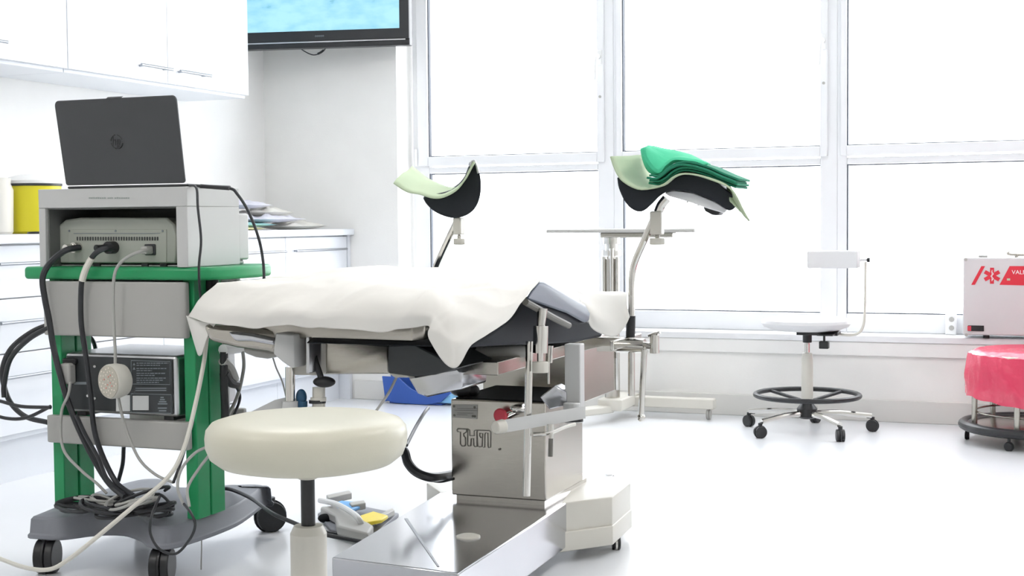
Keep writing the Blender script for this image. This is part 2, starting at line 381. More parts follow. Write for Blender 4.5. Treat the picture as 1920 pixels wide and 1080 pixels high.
packet((-3.76, 6.12, ZT+.0365), .24, .40, .022, 'tealp', 'long teal packet under the lilac bags', .05, seed=3) if 0 else None
packet((-3.74, 6.36, ZT), .24, .42, .035, 'clear', 'white plastic packet on the worktop, nearest the grey wall', .12, seed=4)
packet((-3.76, 6.10, ZT+.036), .24, .40, .035, 'lilac', 'lilac plastic bag in the middle of the pile', -.15, seed=5)
packet((-3.80, 6.18, ZT+.0715), .22, .34, .035, 'clear', 'crumpled clear packet with lilac print, topmost of the pile, right', .25, seed=6)
packet((-3.82, 6.02, ZT+.107), .20, .24, .035, 'lilac', 'small lilac plastic bag crowning the pile', .05, seed=7)

# ================================================================ WALL SCREEN
pr_ = P(768, 84, y=6.50); dirl = V((-math.sin(math.radians(101.8)), math.cos(math.radians(101.8)), 0)); up = V((0,0,1)); nr = dirl.cross(up)
nr = nr if nr.y < 0 else -nr
Wd, Ht = .98, .62
t = thing('television', 'black flat screen showing a pale blue picture, hung high on the grey wall', 'television', pr_+dirl*Wd/2)
def tvbox(u0, u1, z0, z1, d0, d1):
    q = [pr_+dirl*u+up*z+nr*d for d in (d0,) for u, z in ((u0,z0),(u1,z0),(u1,z1),(u0,z1))]
    return MB().prism(q, nr*(d1-d0))
obj('housing', tvbox(0, Wd, 0, Ht, -.06, 0), 'black', t, bevel=.004)
obj('bezel', tvbox(0, Wd, .034, Ht, 0, .012), 'black', t, bevel=.003)
sc_ = obj('screen', tvbox(.05, Wd-.05, .086, Ht-.05, .0125, .015), 'screen', t, smooth=False)
lx = tvbox(0.02, Wd-.02, .026, .032, 0, .010); obj('trim_strip', lx, 'alu', t)
q0 = P(600, 64, y=6.4); u_ = (q0-pr_).dot(dirl)
lg = MB()
for k in range(5): lg.bm.verts.ensure_lookup_table(); c0 = pr_+dirl*(u_-.02+k*.010)+up*.058+nr*.0125; lg.torus(c0, .0035, .001, ax=nr, n=12, m=4)
obj('maker_mark', lg, 'print', t, smooth=False)
wbk = pr_+dirl*.45-nr*.06+up*.3
obj('wall_bracket', MB().cyl(wbk, V((wbk.x, YB-.002, wbk.z)), .03), 'black', t)
tvc = [P(px, py, y=6.50) for px, py in ((552,80),(562,90),(576,99),(588,103),(600,100),(608,94),(616,80))]
tag(obj('cable_ferrite', MB().tube([P(596,101,y=6.50), P(602,98,y=6.50), P(607,94,y=6.50)], .006), 'black'), 'small black lump on the cable below the wall screen', 'cable part')
tag(obj('cable', MB().tube(tvc, .0028), 'cable'), 'thin black cable looping below the wall screen', 'cable')

# ================================================================ OVERBED TABLE NEAR THE WINDOW
tx = P(1147, 500, y=6.28).x
t = thing('overbed_table', 'white overbed table with a thin grey top and chrome column before the windows', 'table', (tx, 6.28, 0))
a, b_ = P(1050, 433, y=6.28), P(1322, 430, y=6.28)
obj('table_top', MB().box((a.x, 6.08, a.z-.008), (b_.x, 6.46, a.z+.008)), 'lgrey', t, bevel=.006)
a, b_ = P(1130, 441, y=6.28), P(1265, 441, y=6.28)
obj('support_arm', MB().box((a.x, 6.24, a.z-.012), (b_.x, 6.32, a.z+.012)), 'steel', t, bevel=.005)
zt = a.z-.012
obj('column', MB().cyl((tx, 6.28, .11), (tx, 6.28, zt-.10), .036), 'steel', t)
obj('inner_tube', MB().cyl((tx, 6.28, zt-.11), (tx, 6.28, zt-.02), .028).cyl((tx+.012, 6.24, .3), (tx+.012, 6.24, zt-.05), .010), 'chrome', t)
obj('collar', MB().cyl((tx, 6.28, zt-.085), (tx, 6.28, zt-.06), .045).cyl((tx, 6.28, zt-.03), (tx, 6.28, zt), .04), 'chrome', t)
obj('side_rail', MB().cyl((tx-.03, 6.25, .15), (tx-.03, 6.25, zt-.09), .009).cyl((tx+.035, 6.25, .15), (tx+.035, 6.25, zt-.09), .009), 'chrome', t)
b = MB(); x1 = P(1345, 760, y=6.5).x
b.box((tx-.05, 6.20, .055), (tx+.07, 6.5, .11)); b.box((tx-.05, 6.42, .05), (x1, 6.48, .10)); b.prism([(tx-.05,6.22,.045),(tx+.03,6.22,.045),(tx-.10,5.98,.045),(tx-.16,6.0,.045)], (0,0,.035))
obj('base', b, 'bead', t, bevel=.006)
castor(t, (tx-.125, 6.02, 0), .022, .010, 'lgrey', 'lgrey', top=.05); castor(t, (x1-.03, 6.45, 0), .024, .010, 'lgrey', 'lgrey', top=.052)

# ================================================================ ROLLING STOOL BY THE WINDOW
cx, cy = -1.035, 6.21
t = thing('rolling_stool', 'white rolling stool with a foot ring and low backrest by the window', 'stool', (cx, cy, 0))
obj('seat', MB().lathe((cx-.005, cy, .452), [(.06,0),(.14,.004),(.185,.020),(.197,.036),(.195,.050),(.17,.058),(.10,.055),(.01,.052)], 48), 'wvinyl', t)
obj('seat_plate', MB().box((cx-.04, cy-.05, .436), (cx+.14, cy+.05, .452)).cyl((cx, cy, .40), (cx, cy, .44), .02).box((cx+.06, cy-.12, .44), (cx+.13, cy-.04, .446)), 'black', t, bevel=.002)
obj('lever', MB().cyl((cx+.075, cy-.10, .40), (cx+.105, cy-.10, .40), .014, n=16).box((cx+.07,cy-.12,.384),(cx+.11,cy-.08,.416)).cyl((cx+.09,cy-.1,.41),(cx+.09,cy-.1,.443),.005), 'black', t, bevel=.003)
obj('gas_lift', MB().cyl((cx, cy, .34), (cx, cy, .405), .012), 'chrome', t)
obj('column', MB().lathe((cx, cy, .12), [(.020,0),(.026,.01),(.026,.20),(.022,.232),(.012,.236)], 24), 'bead', t)
fr = obj('foot_ring', MB().torus((cx, cy, .165), .228, .011), 'black', t); fr['label'] = 'black round foot ring'
for k in range(4):
    a_ = PI/4+k*PI/2+.2; obj('spoke', MB().cyl((cx+.02*math.cos(a_), cy+.02*math.sin(a_), .135), (cx+.225*math.cos(a_), cy+.225*math.sin(a_), .163), .008, n=10), 'black', fr)
obj('hub', MB().lathe((cx, cy, .06), [(.03,0),(.045,.01),(.045,.045),(.025,.07)], 24), 'black', t)
for k in range(5):
    a_ = math.radians(-90+36+2+72*k); d = V((math.cos(a_), math.sin(a_), 0)); c0 = V((cx, cy, 0))
    l = obj('base_arm', MB().tube([c0+V((0,0,.085)), c0+d*.15+V((0,0,.085)), c0+d*.285+V((0,0,.07))], .013, smooth=False), 'chrome', t)
    castor(t, c0+d*.29, .026, .018, 'black', 'black', ang=a_+1.2, top=.065)
xb = P(1622, 490, y=6.21).x
obj('backrest_stem', MB().tube([(cx+.10, cy, .443), (cx+.2, cy, .438), (xb-.01, cy, .47), (xb, cy, .56), (xb+.002, cy, .76)], .006), 'bead', t)
bk = MB()
for_c = P(1564, 485, y=6.17); 
arc = [for_c+V((-.11, -.03, 0)), for_c+V((-.05, .0, 0)), for_c+V((.03, .01, 0)), for_c+V((.105, .0, 0))]
ar = catmull(arc, 16); poly = [p+V((0,-.022,0)) for p in ar]+[p+V((0,.022,0)) for p in ar[::-1]]
bk.prism([p-V((0,0,.042)) for p in poly], (0,0,.078)); obj('backrest', bk, 'wvinyl', t, bevel=.012, seg=3)
obj('backrest_bracket', MB().box((xb-.06, cy-.04, .735), (xb-.018, cy+.01, .81)).cyl((xb-.03, cy-.01, .768), (xb+.012, cy-.01, .768), .006), 'wvinyl', t, bevel=.005)
obj('knob', MB().cyl((xb+.010, cy-.01, .768), (xb+.022, cy-.01, .768), .010, n=14), 'black', t)

# ================================================================ RED BAG HAMPER + BOX + SOCKET
bx, by = -.085, 6.2
t = thing('waste_hamper', 'round steel hamper on a black wheeled ring base, holding the red bag', 'hamper', (bx, by, 0))
obj('base_ring', MB().torus((bx, by, .072), .285, .022, f=.9).torus((bx, by, .072), .255, .022, f=.6), 'black', t)
obj('base_plate', MB().lathe((bx, by, .065), [(.26,0),(.262,.006),(.262,.012),(.25,.014)], 48), 'steel', t)
for k in range(6):
    a_ = math.radians(15+60*k); d = V((math.cos(a_), math.sin(a_), 0)); c0 = V((bx, by, 0))
    u_ = obj('upright', MB().cyl(c0+d*.245+V((0,0,.08)), c0+d*.245+V((0,0,.37)), .012, n=14), 'steel', t)
obj('hoop', MB().torus((bx, by, .372), .25, .010).torus((bx, by, .13), .235, .004), 'steel', t)
for k in range(5):
    a_ = math.radians(-112+72*k+2); d = V((math.cos(a_), math.sin(a_), 0)); castor(t, V((bx, by, 0))+d*.27, .018, .009, 'black', 'black', ang=a_, top=.06)
# the bag
from mathutils import noise as N
b = MB(); nu, nv = 96, 14; g_ = []
for j in range(nv):
    v = j/(nv-1); row = []
    for i in range(nu):
        a_ = 2*PI*i/nu
        r = .262 + .012*math.sin(v*PI) + .030*(v**2)*0 + .010*N.noise(V((math.cos(a_)*4, math.sin(a_)*4, v*2))) + .006*N.noise(V((math.cos(a_)*14, math.sin(a_)*14, v*3)))
        if j == 0: r -= .03
        ztop = .392+.006*N.noise(V((math.cos(a_)*9, math.sin(a_)*9, 5)))
        zbot = .165+.035*math.cos(a_-PI*1.05)*1 + .010*N.noise(V((math.cos(a_)*3, math.sin(a_)*3, 1)))
        r += .014*v*v
        row.append(b.bm.verts.new((bx+r*math.cos(a_), by+r*math.sin(a_), ztop+(zbot-ztop)*v)))
    g_.append(row)
for j in range(nv-1):
    for i in range(nu): b.bm.faces.new((g_[j][i], g_[j][(i+1)%nu], g_[j+1][(i+1)%nu], g_[j+1][i]))
# inside of the bag hanging into the hamper
prev = g_[0]
for rr, zz in ((.20,.398),(.15,.385),(.10,.392),(.04,.388)):
    cur = [b.bm.verts.new((bx+(rr+.01*N.noise(V((math.cos(2*PI*i/nu)*5, math.sin(2*PI*i/nu)*5, zz*9))))*math.cos(2*PI*i/nu), by+rr*math.sin(2*PI*i/nu), zz)) for i in range(nu)]
    for i in range(nu): b.bm.faces.new((prev[i], prev[(i+1)%nu], cur[(i+1)%nu], cur[i]))
    prev = cur
b.bm.faces.new(prev)
tag(obj('waste_bag', b, 'bag'), 'shiny red plastic bag folded over the rim of the steel hamper', 'bag')
# white box with red marks on the sill
yb_ = 6.585
a = P(1806, 483, y=yb_); c = P(1806, 633, y=yb_); zb0, zb1 = .418, a.z; x0 = a.x; x1 = x0+.60
t = thing('medical_box', 'white enamel box with a red six-armed star and red band on the sill', 'box', (x0+.3, yb_+.1, .402))
obj('housing', MB().box((x0, yb_, zb0), (x1, YW-.03, zb1)), 'boxm', t, bevel=.006)
for fx in (.10, .5): obj('foot', MB().cyl((x0+fx, yb_+.03, .4025), (x0+fx, yb_+.03, .419), .014, n=16), 'black', t)
ft = yb_-.001
def bp(px, py): p = P(px, py, y=ft); p.y = ft; return p
m1 = MB()
def decal(pts, n=.0006, y=None): return MB().prism([bp(*p) for p in pts], (0, -n, 0))
obj('red_slash', decal([(1821,534),(1828,534),(1847,499),(1840,499)]), 'red', t, smooth=False)
obj('red_band', decal([(1874,534),(1960,536),(1960,499),(1893,499)]), 'red', t, smooth=False)
sc0 = bp(1860, 517); st = MB()
for k in range(3):
    a_ = PI/2+k*PI/3; d = V((math.cos(a_), 0, math.sin(a_))); e_ = V((-d.z, 0, d.x)); L_ = .036; w_ = .0085
    st.prism([sc0+d*L_+e_*w_, sc0+d*L_-e_*w_, sc0-d*L_-e_*w_, sc0-d*L_+e_*w_], (0, -.0006-.0002*k, 0))
obj('star_emblem', st, 'red', t, smooth=False)
obj('serpent_staff', MB().tube([sc0+V((0,-.002,-.024)), sc0+V((0,-.002,.026))], .0014, smooth=False).tube([sc0+V((x_,-.002,z_)) for x_, z_ in ((0,-.02),(.006,-.012),(-.005,-.002),(.006,.008),(-.003,.018))], .0014), 'white', t)
text('VALMED', .026, bp(1897, 514), (1,0,0), (0,0,1), 'white', t, lift=.001)
obj('small_mark', MB().prism([bp(*p) for p in ((1888,526),(1894,526),(1894,522),(1888,522))], (0,-.0012,0)), 'pad', t, smooth=False)
obj('name_plate', MB().box(bp(1815,620.5), bp(1845,610.5)+V((0,-.003,0))), 'black', t, smooth=False)
obj('plate_mark', MB().box(bp(1814,620), bp(1821,611)+V((0,-.004,0))), 'redk', t, smooth=False)
for (px, py) in ((1811,487),(1812,628)): obj('screw', MB().cyl(bp(px,py), bp(px,py)+V((0,-.003,0)), .007, n=12), 'lgrey', t)
hx = P(1893, 478, y=6.68)
obj('carry_handle', MB().tube([(hx.x, 6.66, zb1), (hx.x, 6.66, zb1+.035)] + [(hx.x+.02, 6.66, zb1+.018), (hx.x+.2, 6.66, zb1+.018)], .006, smooth=False) if 0 else MB().tube([(hx.x-.005, 6.66, zb1+.025), (hx.x+.01, 6.66, zb1+.012), (hx.x+.2, 6.66, zb1+.010)], .006).cyl((hx.x+.03,6.66,zb1),(hx.x+.03,6.66,zb1+.012),.01), 'steel', t)
obj('latch', MB().box((P(1835,470,y=6.68).x, 6.66, zb1), (P(1852,470,y=6.68).x, 6.70, zb1+.008)), 'lgrey', t, bevel=.002)
a = P(1773, 585, y=YW-.025); c = P(1793, 618, y=YW-.025)
t = thing('wall_socket', 'white twin socket box standing on the sill left of the medical box', 'socket', ((a.x+c.x)/2, YW-.02, .402))
obj('housing', MB().box((a.x, YW-.04, .4025), (c.x, YW-.002, a.z)), 'white', t, bevel=.003)
for zz in (.435, .475): obj('outlet', MB().cyl(((a.x+c.x)/2+.004, YW-.043, zz), ((a.x+c.x)/2+.004, YW-.04, zz), .012, n=16), 'lgrey', t)

# ================================================================ BLUE BOOT TRAY BY THE BACK WALL
q = lambda px, py: P(px, py, y=6.50)
t = thing('blue_bin', 'blue open plastic bin on the floor by the far wall, tall at its left end', 'bin', (q(780,748).x, 6.55, 0))
pts = [(716,704),(722,749),(745,755),(800,758),(826,753),(845,736),(838,729),(818,737),(790,738),(770,728),(745,706)]
zm = min(q(*p).z for p in pts)-.002
w3 = [V((q(*p).x, 6.50, q(*p).z-zm)) for p in pts]
obj('near_side', MB().prism(w3, (0, .012, 0)), 'blue', t, bevel=.002)
obj('far_side', MB().prism([p+V((0,.10,0)) for p in w3], (0, .012, 0)), 'blue', t, bevel=.002)
obj('floor_panel', MB().box((w3[1].x+.02, 6.512, .002), (w3[4].x, 6.60, .010)).box((w3[0].x+.008, 6.512, .01), (w3[0].x+.016, 6.60, .10)), 'blue', t, smooth=False)
obj('insert', MB().box((q(805,0).x, 6.515, .012), (q(836,0).x, 6.598, .055)), 'sky', t, bevel=.006)

# ================================================================ EXAMINATION CHAIR
YC0, YC1 = 3.54, 3.81                                # column front and back
cc = V((-1.43, 3.45, 0))
t = thing('exam_chair', 'stainless steel gynaecological examination chair with two leg rests on a wide steel base', 'examination chair', cc)
EX = t
z17 = .17
A = P(622,1045,z=z17); B_ = P(860,1075,z=z17); xl, xr_ = -1.615, -1.255
E1 = P(1052,938,z=z17)
plate = [(A.x, A.y), (B_.x, B_.y), (-1.262, 3.62), (-1.262, 4.05), (-1.66, 4.05), (-1.655, 3.62)]
obj('base_plate', MB().plan(plate, .045, z17), 'steeltop', t, bevel=.004)
obj('base_seam', MB().prism([P(758,972,z=z17+.0005), P(764,972,z=z17+.0005), P(824,1062,z=z17+.0005), P(820,1062,z=z17+.0005)], (0,0,.0006)), 'pull', t, smooth=False)
pw = [P(1051,944,z=z17), P(1148,932,z=z17), P(1182,905,z=z17), P(1178,893,z=z17), P(1090,893,z=z17)]
b = MB().prism([p-V((0,0,.085)) for p in pw], (0,0,.0855))
obj('base_wing', b, 'bead', t, bevel=.003)['label'] = 'cream faced corner wing of the base'
c0 = sum(pw, V())/5
obj('wing_skirt', MB().prism([c0+(p-c0)*1.05-V((0,0,.135)) for p in pw], (0,0,.055)), 'bead', t, bevel=.003)
pw2 = [V((-2*1.458-p.x, p.y+.02, p.z)) for p in pw]
obj('base_wing', MB().prism([p-V((0,0,.085)) for p in pw2], (0,0,.0855)), 'bead', t, bevel=.003)
c0b = sum(pw2, V())/5
obj('wing_skirt', MB().prism([c0b+(p-c0b)*1.05-V((0,0,.135)) for p in pw2], (0,0,.055)), 'bead', t, bevel=.003)
for p in (V((-1.18, 3.80, 0)), V((-1.74, 3.80, 0)), V((-1.50, 2.92, 0)), V((-1.30, 2.92, 0))):
    castor(t, p, .020, .012, 'black', 'chrome', ang=.4, top=.06)
obj('oil_cap', MB().lathe(P(878,1007,z=z17), [(.030,0),(.030,.003),(.022,.006),(.004,.007)], 28), 'bead', t)
# column
CX0, CX1 = P(846,850,y=YC0).x, -1.30
ZK = P(940, 752, y=YC0).z
obj('plinth_step', MB().box((CX0+.012, YC0+.006, z17), (CX1-.006, YC1+.1, z17+.012)), 'steel', t, smooth=False)
col = obj('column', MB().box((CX0, YC0, z17+.012), (CX1, YC1+.05, ZK)), 'steel', t, bevel=.004)
obj('column_cap', MB().box((CX0+.012, YC0+.01, ZK), (CX1-.01, YC1+.04, ZK+.004)), 'rubber', t, smooth=False)
cp = lambda px, py: P(px, py, y=YC0-.0005)
def cc_(x, y): return P(840+x/10.8, 750+y/10.8, y=YC0-.001)
lg = MB()
for s_ in ([(180,600),(200,580),(400,590),(435,610),(440,720),(530,725),(530,625),(560,610),(840,620),(865,650),(860,960),(825,970),(810,940),(805,670),(760,665),(745,690),(740,960),(710,960)],
           [(180,600),(190,640),(250,650),(250,890),(280,930),(340,930),(355,890),(350,760),(320,730),(315,680),(370,650),(375,600)],
           [(400,600),(395,900),(410,930),(460,930),(470,780),(515,780),(520,920),(545,945),(585,945),(585,640),(600,620)],
           [(585,640),(600,930),(640,950),(690,940),(700,680),(640,670),(640,730),(670,770)]):
    lg.tube([cc_(*q_) for q_ in s_], .0016, n=5, smooth=False)
obj('maker_emblem', lg, 'engr', col, smooth=False)['label'] = 'outlined interlocked capital letters THM'
pl = obj('rating_plate', MB().prism([cc_(90,85), cc_(600,95), cc_(590,385), cc_(85,350)], (0,-.001,0)), 'lgrey', col, smooth=False)
r_ = MB()
for (x0_, y0_, x1_) in ((190,165,600),(140,200,600),(190,255,520),(180,290,400)): r_.prism([cc_(x0_,y0_)+V((0,-.0016,0)), cc_(x1_,y0_+8)+V((0,-.0016,0)), cc_(x1_,y0_+16)+V((0,-.0016,0)), cc_(x0_,y0_+8)+V((0,-.0016,0))], (0,-.0004,0))
for q_ in ((130,125),(545,145),(135,305),(510,325),(550,328)): r_.cyl(cc_(*q_), cc_(*q_)+V((0,-.003,0)), .0035, n=10)
obj('plate_print', r_, 'engr', col, smooth=False)
obj('screw', MB().cyl(cc_(1045,995), cc_(1045,995)+V((0,-.003,0)), .003, n=10), 'engr', col)
es = cc_(1130, 290)
obj('stop_button', MB().cyl(es, es+V((0,-.02,0)), .014, n=24).lathe(es+V((0,-.02,0)), [(.019,0),(.020,.006),(.016,.010)], 24, ax=(0,-1,0)), 'redk', col)['label'] = 'round red push button'
obj('key_switch', MB().ball(es+V((.05,-.02,.02)), .018, (1.4,.8,.7)).cyl(es+V((.02,-.012,.0)), es+V((.07,-.02,.025)), .010), 'chrome', col)
# housing behind / lift body
hx0, hx1 = P(905,700,y=3.95).x, P(1087,700,y=3.95).x
zh0, zh1 = P(1087,758,y=3.95).z, .575
obj('lift_housing', MB().box((hx0, 3.95, zh0), (hx1, 4.30, zh1)), 'steel', t, bevel=.003)
obj('lift_cover', MB().box((hx0+.02, 3.92, zh0+.17), (hx1-.02, 3.953, zh1-.02)), 'lighthousing', t, bevel=.004)
# seat frame: two side rails and cross members
RZ = .585
rr = P(1015, 660, x=-1.17)
obj('side_rail', MB().box((-1.215, 3.86, RZ-.014), (-1.203, 4.15, RZ+.014)), 'chrome', t, bevel=.002)
obj('side_rail', MB().box((-1.785, 3.28, RZ-.014), (-1.773, 4.15, RZ+.014)), 'chrome', t, bevel=.002)
obj('seat_frame', MB().box((-1.74, 3.2, .565), (-1.30, 4.1, .60)).box((-1.79, 3.40, .572), (-1.30, 3.44, .598)).box((-1.79, 3.98, .572), (-1.205, 4.02, .598)), 'steel', t, bevel=.003)
# seat cushion: extruded side profile under the sheet
sx = -1.27
sp = [(880,652),(893,640),(925,622),(960,595),(988,566),(1006,556),(1050,575),(1100,600),(1120,612),(1133,622),(1128,632),(1085,641),(1015,646),(940,648)]
obj('seat_cushion', MB().prism([P(px,py,x=sx) for px, py in sp], (-.44, 0, 0)), 'navy', t, bevel=.008, seg=3)
# back section: tray rim, mattress, under structure
yn = 2.975
obj('tray_rim', MB().plan([(-2.06,3.05),(-1.95,3.02),(-1.80,2.99),(-1.43,yn),(-1.405,yn+.02),(-1.40,3.2),(-1.40,3.55),(-1.95,3.60),(-2.06,3.5)], .665, .705), 'steel', t, bevel=.004)
obj('back_cushion', MB().plan([(-2.04,3.09),(-1.45,3.03),(-1.41,3.05),(-1.40,3.2),(-1.40,3.6),(-1.95,3.65),(-2.04,3.5)], .706, .775), 'navy', t, bevel=.015, seg=3)
def sheetpr(name, pts, D, dep, m, bv=.004, **k): return obj(name, MB().prism([P(px,py,D=D) for px, py in pts], (0, dep, 0)), m, t, bevel=bv, **k)
sheetpr('end_shell', [(378,608),(440,612),(519,620),(524,640),(515,664),(500,660),(440,652),(390,640)], 3.46, .30, 'steel', .012)
sheetpr('shell_rib', [(425,622),(470,626),(516,636),(514,648),(470,640),(440,640)], 3.44, .05, 'steeltop', .006)
sheetpr('shell_foot', [(455,652),(518,662),(516,668),(500,673),(478,670),(458,662)], 3.5, .20, 'lgrey', .006)
sheetpr('pivot_bracket', [(516,624),(550,628),(552,690),(545,690),(528,678),(512,664)], 3.40, .06, 'lighthousing', .004)
sheetpr('channel_bracket', [(546,632),(594,636),(594,704),(548,703)], 3.46, .05, 'bead', .003)
sheetpr('bracket_fin', [(574,632),(580,632),(580,700),(574,700)], 3.41, .06, 'alu', .001)
sheetpr('box_beam', [(594,636),(728,648),(728,701),(600,702)], 3.52, .45, 'steel', .004)
sheetpr('black_underpad', [(727,648),(776,645),(862,690),(815,703),(775,706),(727,700)], 3.34, .22, 'dark', .004)
sheetpr('side_tray', [(764,708),(858,690),(868,700),(866,730),(800,745),(782,738)], 3.42, .16, 'steeltop', .005)
sheetpr('tray_catch', [(728,700),(760,701),(770,708),(740,708)], 3.40, .05, 'bead', .002)
obj('rim_bolt', MB().cyl(P(603,655,D=3.50), P(603,640,D=3.50), .004, n=10), 'chrome', t)
obj('support_post', MB().cyl(P(544,688,D=3.45), P(544,800,D=3.45), .012), 'chrome', t)
obj('post_flange', MB().cyl(P(544,752,D=3.45), P(544,790,D=3.45), .020).prism([P(px,py,D=3.5) for px, py in ((462,776),(515,750),(540,744),(560,758),(560,790),(462,792))], (0,.02,0)), 'lighthousing', t)
lv = obj('tilt_lever', MB().tube([P(588,664,D=3.45), P(592,680,D=3.44), P(600,702,D=3.44), P(603,715,D=3.44)], .008).ball(P(608,716,D=3.44), .020, (1.5,1,.7)), 'black', t); lv['label'] = 'black lever with an oval grip'
obj('gas_spring', MB().cyl(P(598,726,D=3.46), P(597,800,D=3.46), .016).cyl(P(597,745,D=3.46), P(597,752,D=3.46), .020), 'bead', t)
obj('spring_collar', MB().cyl(P(595,750,D=3.46), P(595,756,D=3.46), .021), 'black', t)
obj('blue_knob', MB().ball(P(565,745,D=3.46), .014, (1,1,1.5)).cyl(P(566,752,D=3.46), P(566,790,D=3.46), .014), 'knob', t)['label'] = 'dark blue rounded knob'
# near side pole with arm pad
pm = P(988,690,D=3.42)
arm = obj('arm_rest', MB().prism([P(px,py,x=-1.20) for px, py in ((1010,528),(1020,530),(1098,574),(1106,588),(1104,603),(1095,606),(1062,588),(985,562),(997,545))], (-.031,.085,0)), 'navyp', t, bevel=.008, seg=3); arm['label'] = 'slate blue tilted arm pad'
obj('arm_pad_base', MB().prism([P(px,py,x=-1.21) for px, py in ((1004,552),(1050,574),(1100,606),(1085,609),(1040,600),(1000,580),(985,566))], (-.025,.06,0)), 'navy', arm, bevel=.005)
obj('pad_arm', MB().tube([P(985,566,x=-1.20), P(1010,580,x=-1.195), P(1040,597,x=-1.195), P(1066,610,x=-1.195)], .009), 'engr', arm)
D_ = 3.42
obj('socket_neck', MB().cyl(P(1017,578,D=D_), P(1014,612,D=D_), .013, .010), 'chrome', arm)
obj('clamp_socket', MB().cyl(P(1014,611,D=D_), P(1013,662,D=D_), .0185, n=32), 'chrome', t)
obj('clamp_screw', MB().cyl(P(1013,660,D=D_), P(1013,682,D=D_), .008, n=14), 'chrome', t)
obj('clamp_knob', MB().cyl(P(1013,678,D=D_), P(1013,699,D=D_), .022, n=8), 'bead', t, bevel=.003)['label'] = 'cream clamp knob'
obj('hanging_pole', MB().cyl(P(993,640,D=3.46), P(987,930,D=3.46), .0095), 'chrome', t)
obj('square_post', MB().box(P(1058,645,D=3.62), P(1090,768,D=3.62)+V((0,.03,0))).cyl(P(1072,755,D=3.6), P(1072,782,D=3.6), .022).cyl(P(1075,782,D=3.6), P(1075,792,D=3.6), .026), 'lighthousing', t, bevel=.003)
obj('post_collar', MB().cyl(P(1074,783,D=3.58), P(1074,790,D=3.58), .027), 'black', t)
cr0, cr1 = P(945,799,D=3.38), P(1085,775,D=3.54)
dd = (cr1-cr0).normalized()
obj('cross_bar', MB().prism([cr0+V((0,0,.016)), cr0+V((0,0,-.016)), cr1+V((0,0,-.016)), cr1+V((0,0,.016))], (.012,.02,0)), 'lighthousing', t, bevel=.003)
obj('bar_end_knob', MB().cyl(cr0-dd*.03, cr0, .015, .018, n=24), 'bead', t, bevel=.004)
l2 = obj('bar_clamp', MB().tube([P(1000,815,D=3.46), P(1030,812,D=3.46), P(1060,800,D=3.5), P(1078,795,D=3.52)], .005).cyl(P(1032,795,D=3.47), P(1032,815,D=3.47), .009).tube([P(1034,812,D=3.45), P(1034,830,D=3.45), P(1032,855,D=3.45)], .0045), 'chrome', t)
obj('clamp_grip', MB().cyl(P(1033,822,D=3.45), P(1032,856,D=3.45), .006), 'engr', t)
obj('thin_post', MB().cyl(P(1031,648,D=3.7), P(1029,680,D=3.7), .010).cyl(P(1029,680,D=3.7), P(1029,720,D=3.7), .003), 'chrome', t)
obj('cross_tube', MB().cyl(P(905,662,D=3.62), P(985,658,D=3.62), .017).cyl(P(893,662,D=3.62), P(905,662,D=3.62), .020), 'lgrey', t)
obj('column_bracket', MB().prism([P(px,py,D=3.62) for px, py in ((1012,745),(1040,722),(1062,735),(1062,760),(1030,768))], (0,.05,0)), 'steeltop', t, bevel=.003)
# leg rest clamps and poles
kx = P(1185, 648, y=4.02)
def clamp(c, side):
    b = MB().cyl(c-V((.055*side,0,0)), c+V((.035*side,0,0)), .022, n=24).cyl(c+V((.035*side,0,0)), c+V((.075*side,-.01,0)), .012, n=16).box(c-V((.11,.02,.018)) if side > 0 else c+V((.05,-.02,-.018)), c+V((-.05,.02,.018)) if side > 0 else c+V((.11,.02,.018)))
    b.cyl(c+V((.068*side,-.01,-.02)), c+V((.068*side,-.01,.035)), .014, n=16)
    b.tube([c+V((.05*side,-.01,.03)), c+V((.085*side,-.01,.045))], .006, smooth=False)
    return b
c1 = P(1188, 648, y=4.02)
L = obj('leg_rest', MB().tube([P(1184,742,y=4.02), P(1184,600,y=4.02), P(1184,560,y=4.02), P(1185,520,y=4.02), P(1190,492,y=4.02), P(1208,450,y=4.02), P(1228,404,y=4.02)], .0105, k=5), 'chrome', t)
L['label'] = 'right leg rest pole, bent and chromed'
obj('rail_clamp', clamp(c1, 1), 'chrome', L)
obj('pole_sleeve', MB().cyl(P(1183,592,y=4.02), P(1182,632,y=4.02), .014), 'black', L)
obj('adjusting_rod', MB().cyl(P(1208,655,y=3.98), P(1202,780,y=3.98), .009).ball(P(1202,783,y=3.98), .013), 'chrome', L)
obj('cup_socket', MB().box(P(1221,396,y=4.02)-V((0,.018,0)), P(1243,440,y=4.02)+V((0,.018,0))), 'bead', L, bevel=.004)
obj('ball_joint', MB().tube([P(1234,398,y=4.03), P(1240,384,y=4.03), P(1250,372,y=4.03)], .014), 'chrome', L)
obj('socket_knob', MB().cyl(P(1232,440,y=4.02), P(1232,446,y=4.02), .008).cyl(P(1232,446,y=4.02), P(1232,459,y=4.02), .024, n=8), 'bead', L, bevel=.003)
YL = 3.95
out = [(1157,332),(1160,352),(1170,375),(1182,390),(1198,397),(1212,392),(1228,376),(1246,362),(1265,357),(1300,362),(1340,378),(1362,393),(1372,394),(1381,386),(1382,376),(1375,366)]
inn = [(1345,343),(1310,329),(1284,328),(1264,334),(1244,348),(1221,356),(1198,356),(1177,348),(1164,337)]
rext = P(1256,362,D=4.55)-P(1250,368,D=4.29)
cpts = catmull([P(*p, y=YL) for p in out], 60)+catmull([P(*p, y=YL) for p in inn], 40)
LEN = .26
obj('leg_cushion', MB().prism(cpts, rext), 'navy', L, bevel=.008, seg=3)['label'] = 'dark wave shaped calf cushion'
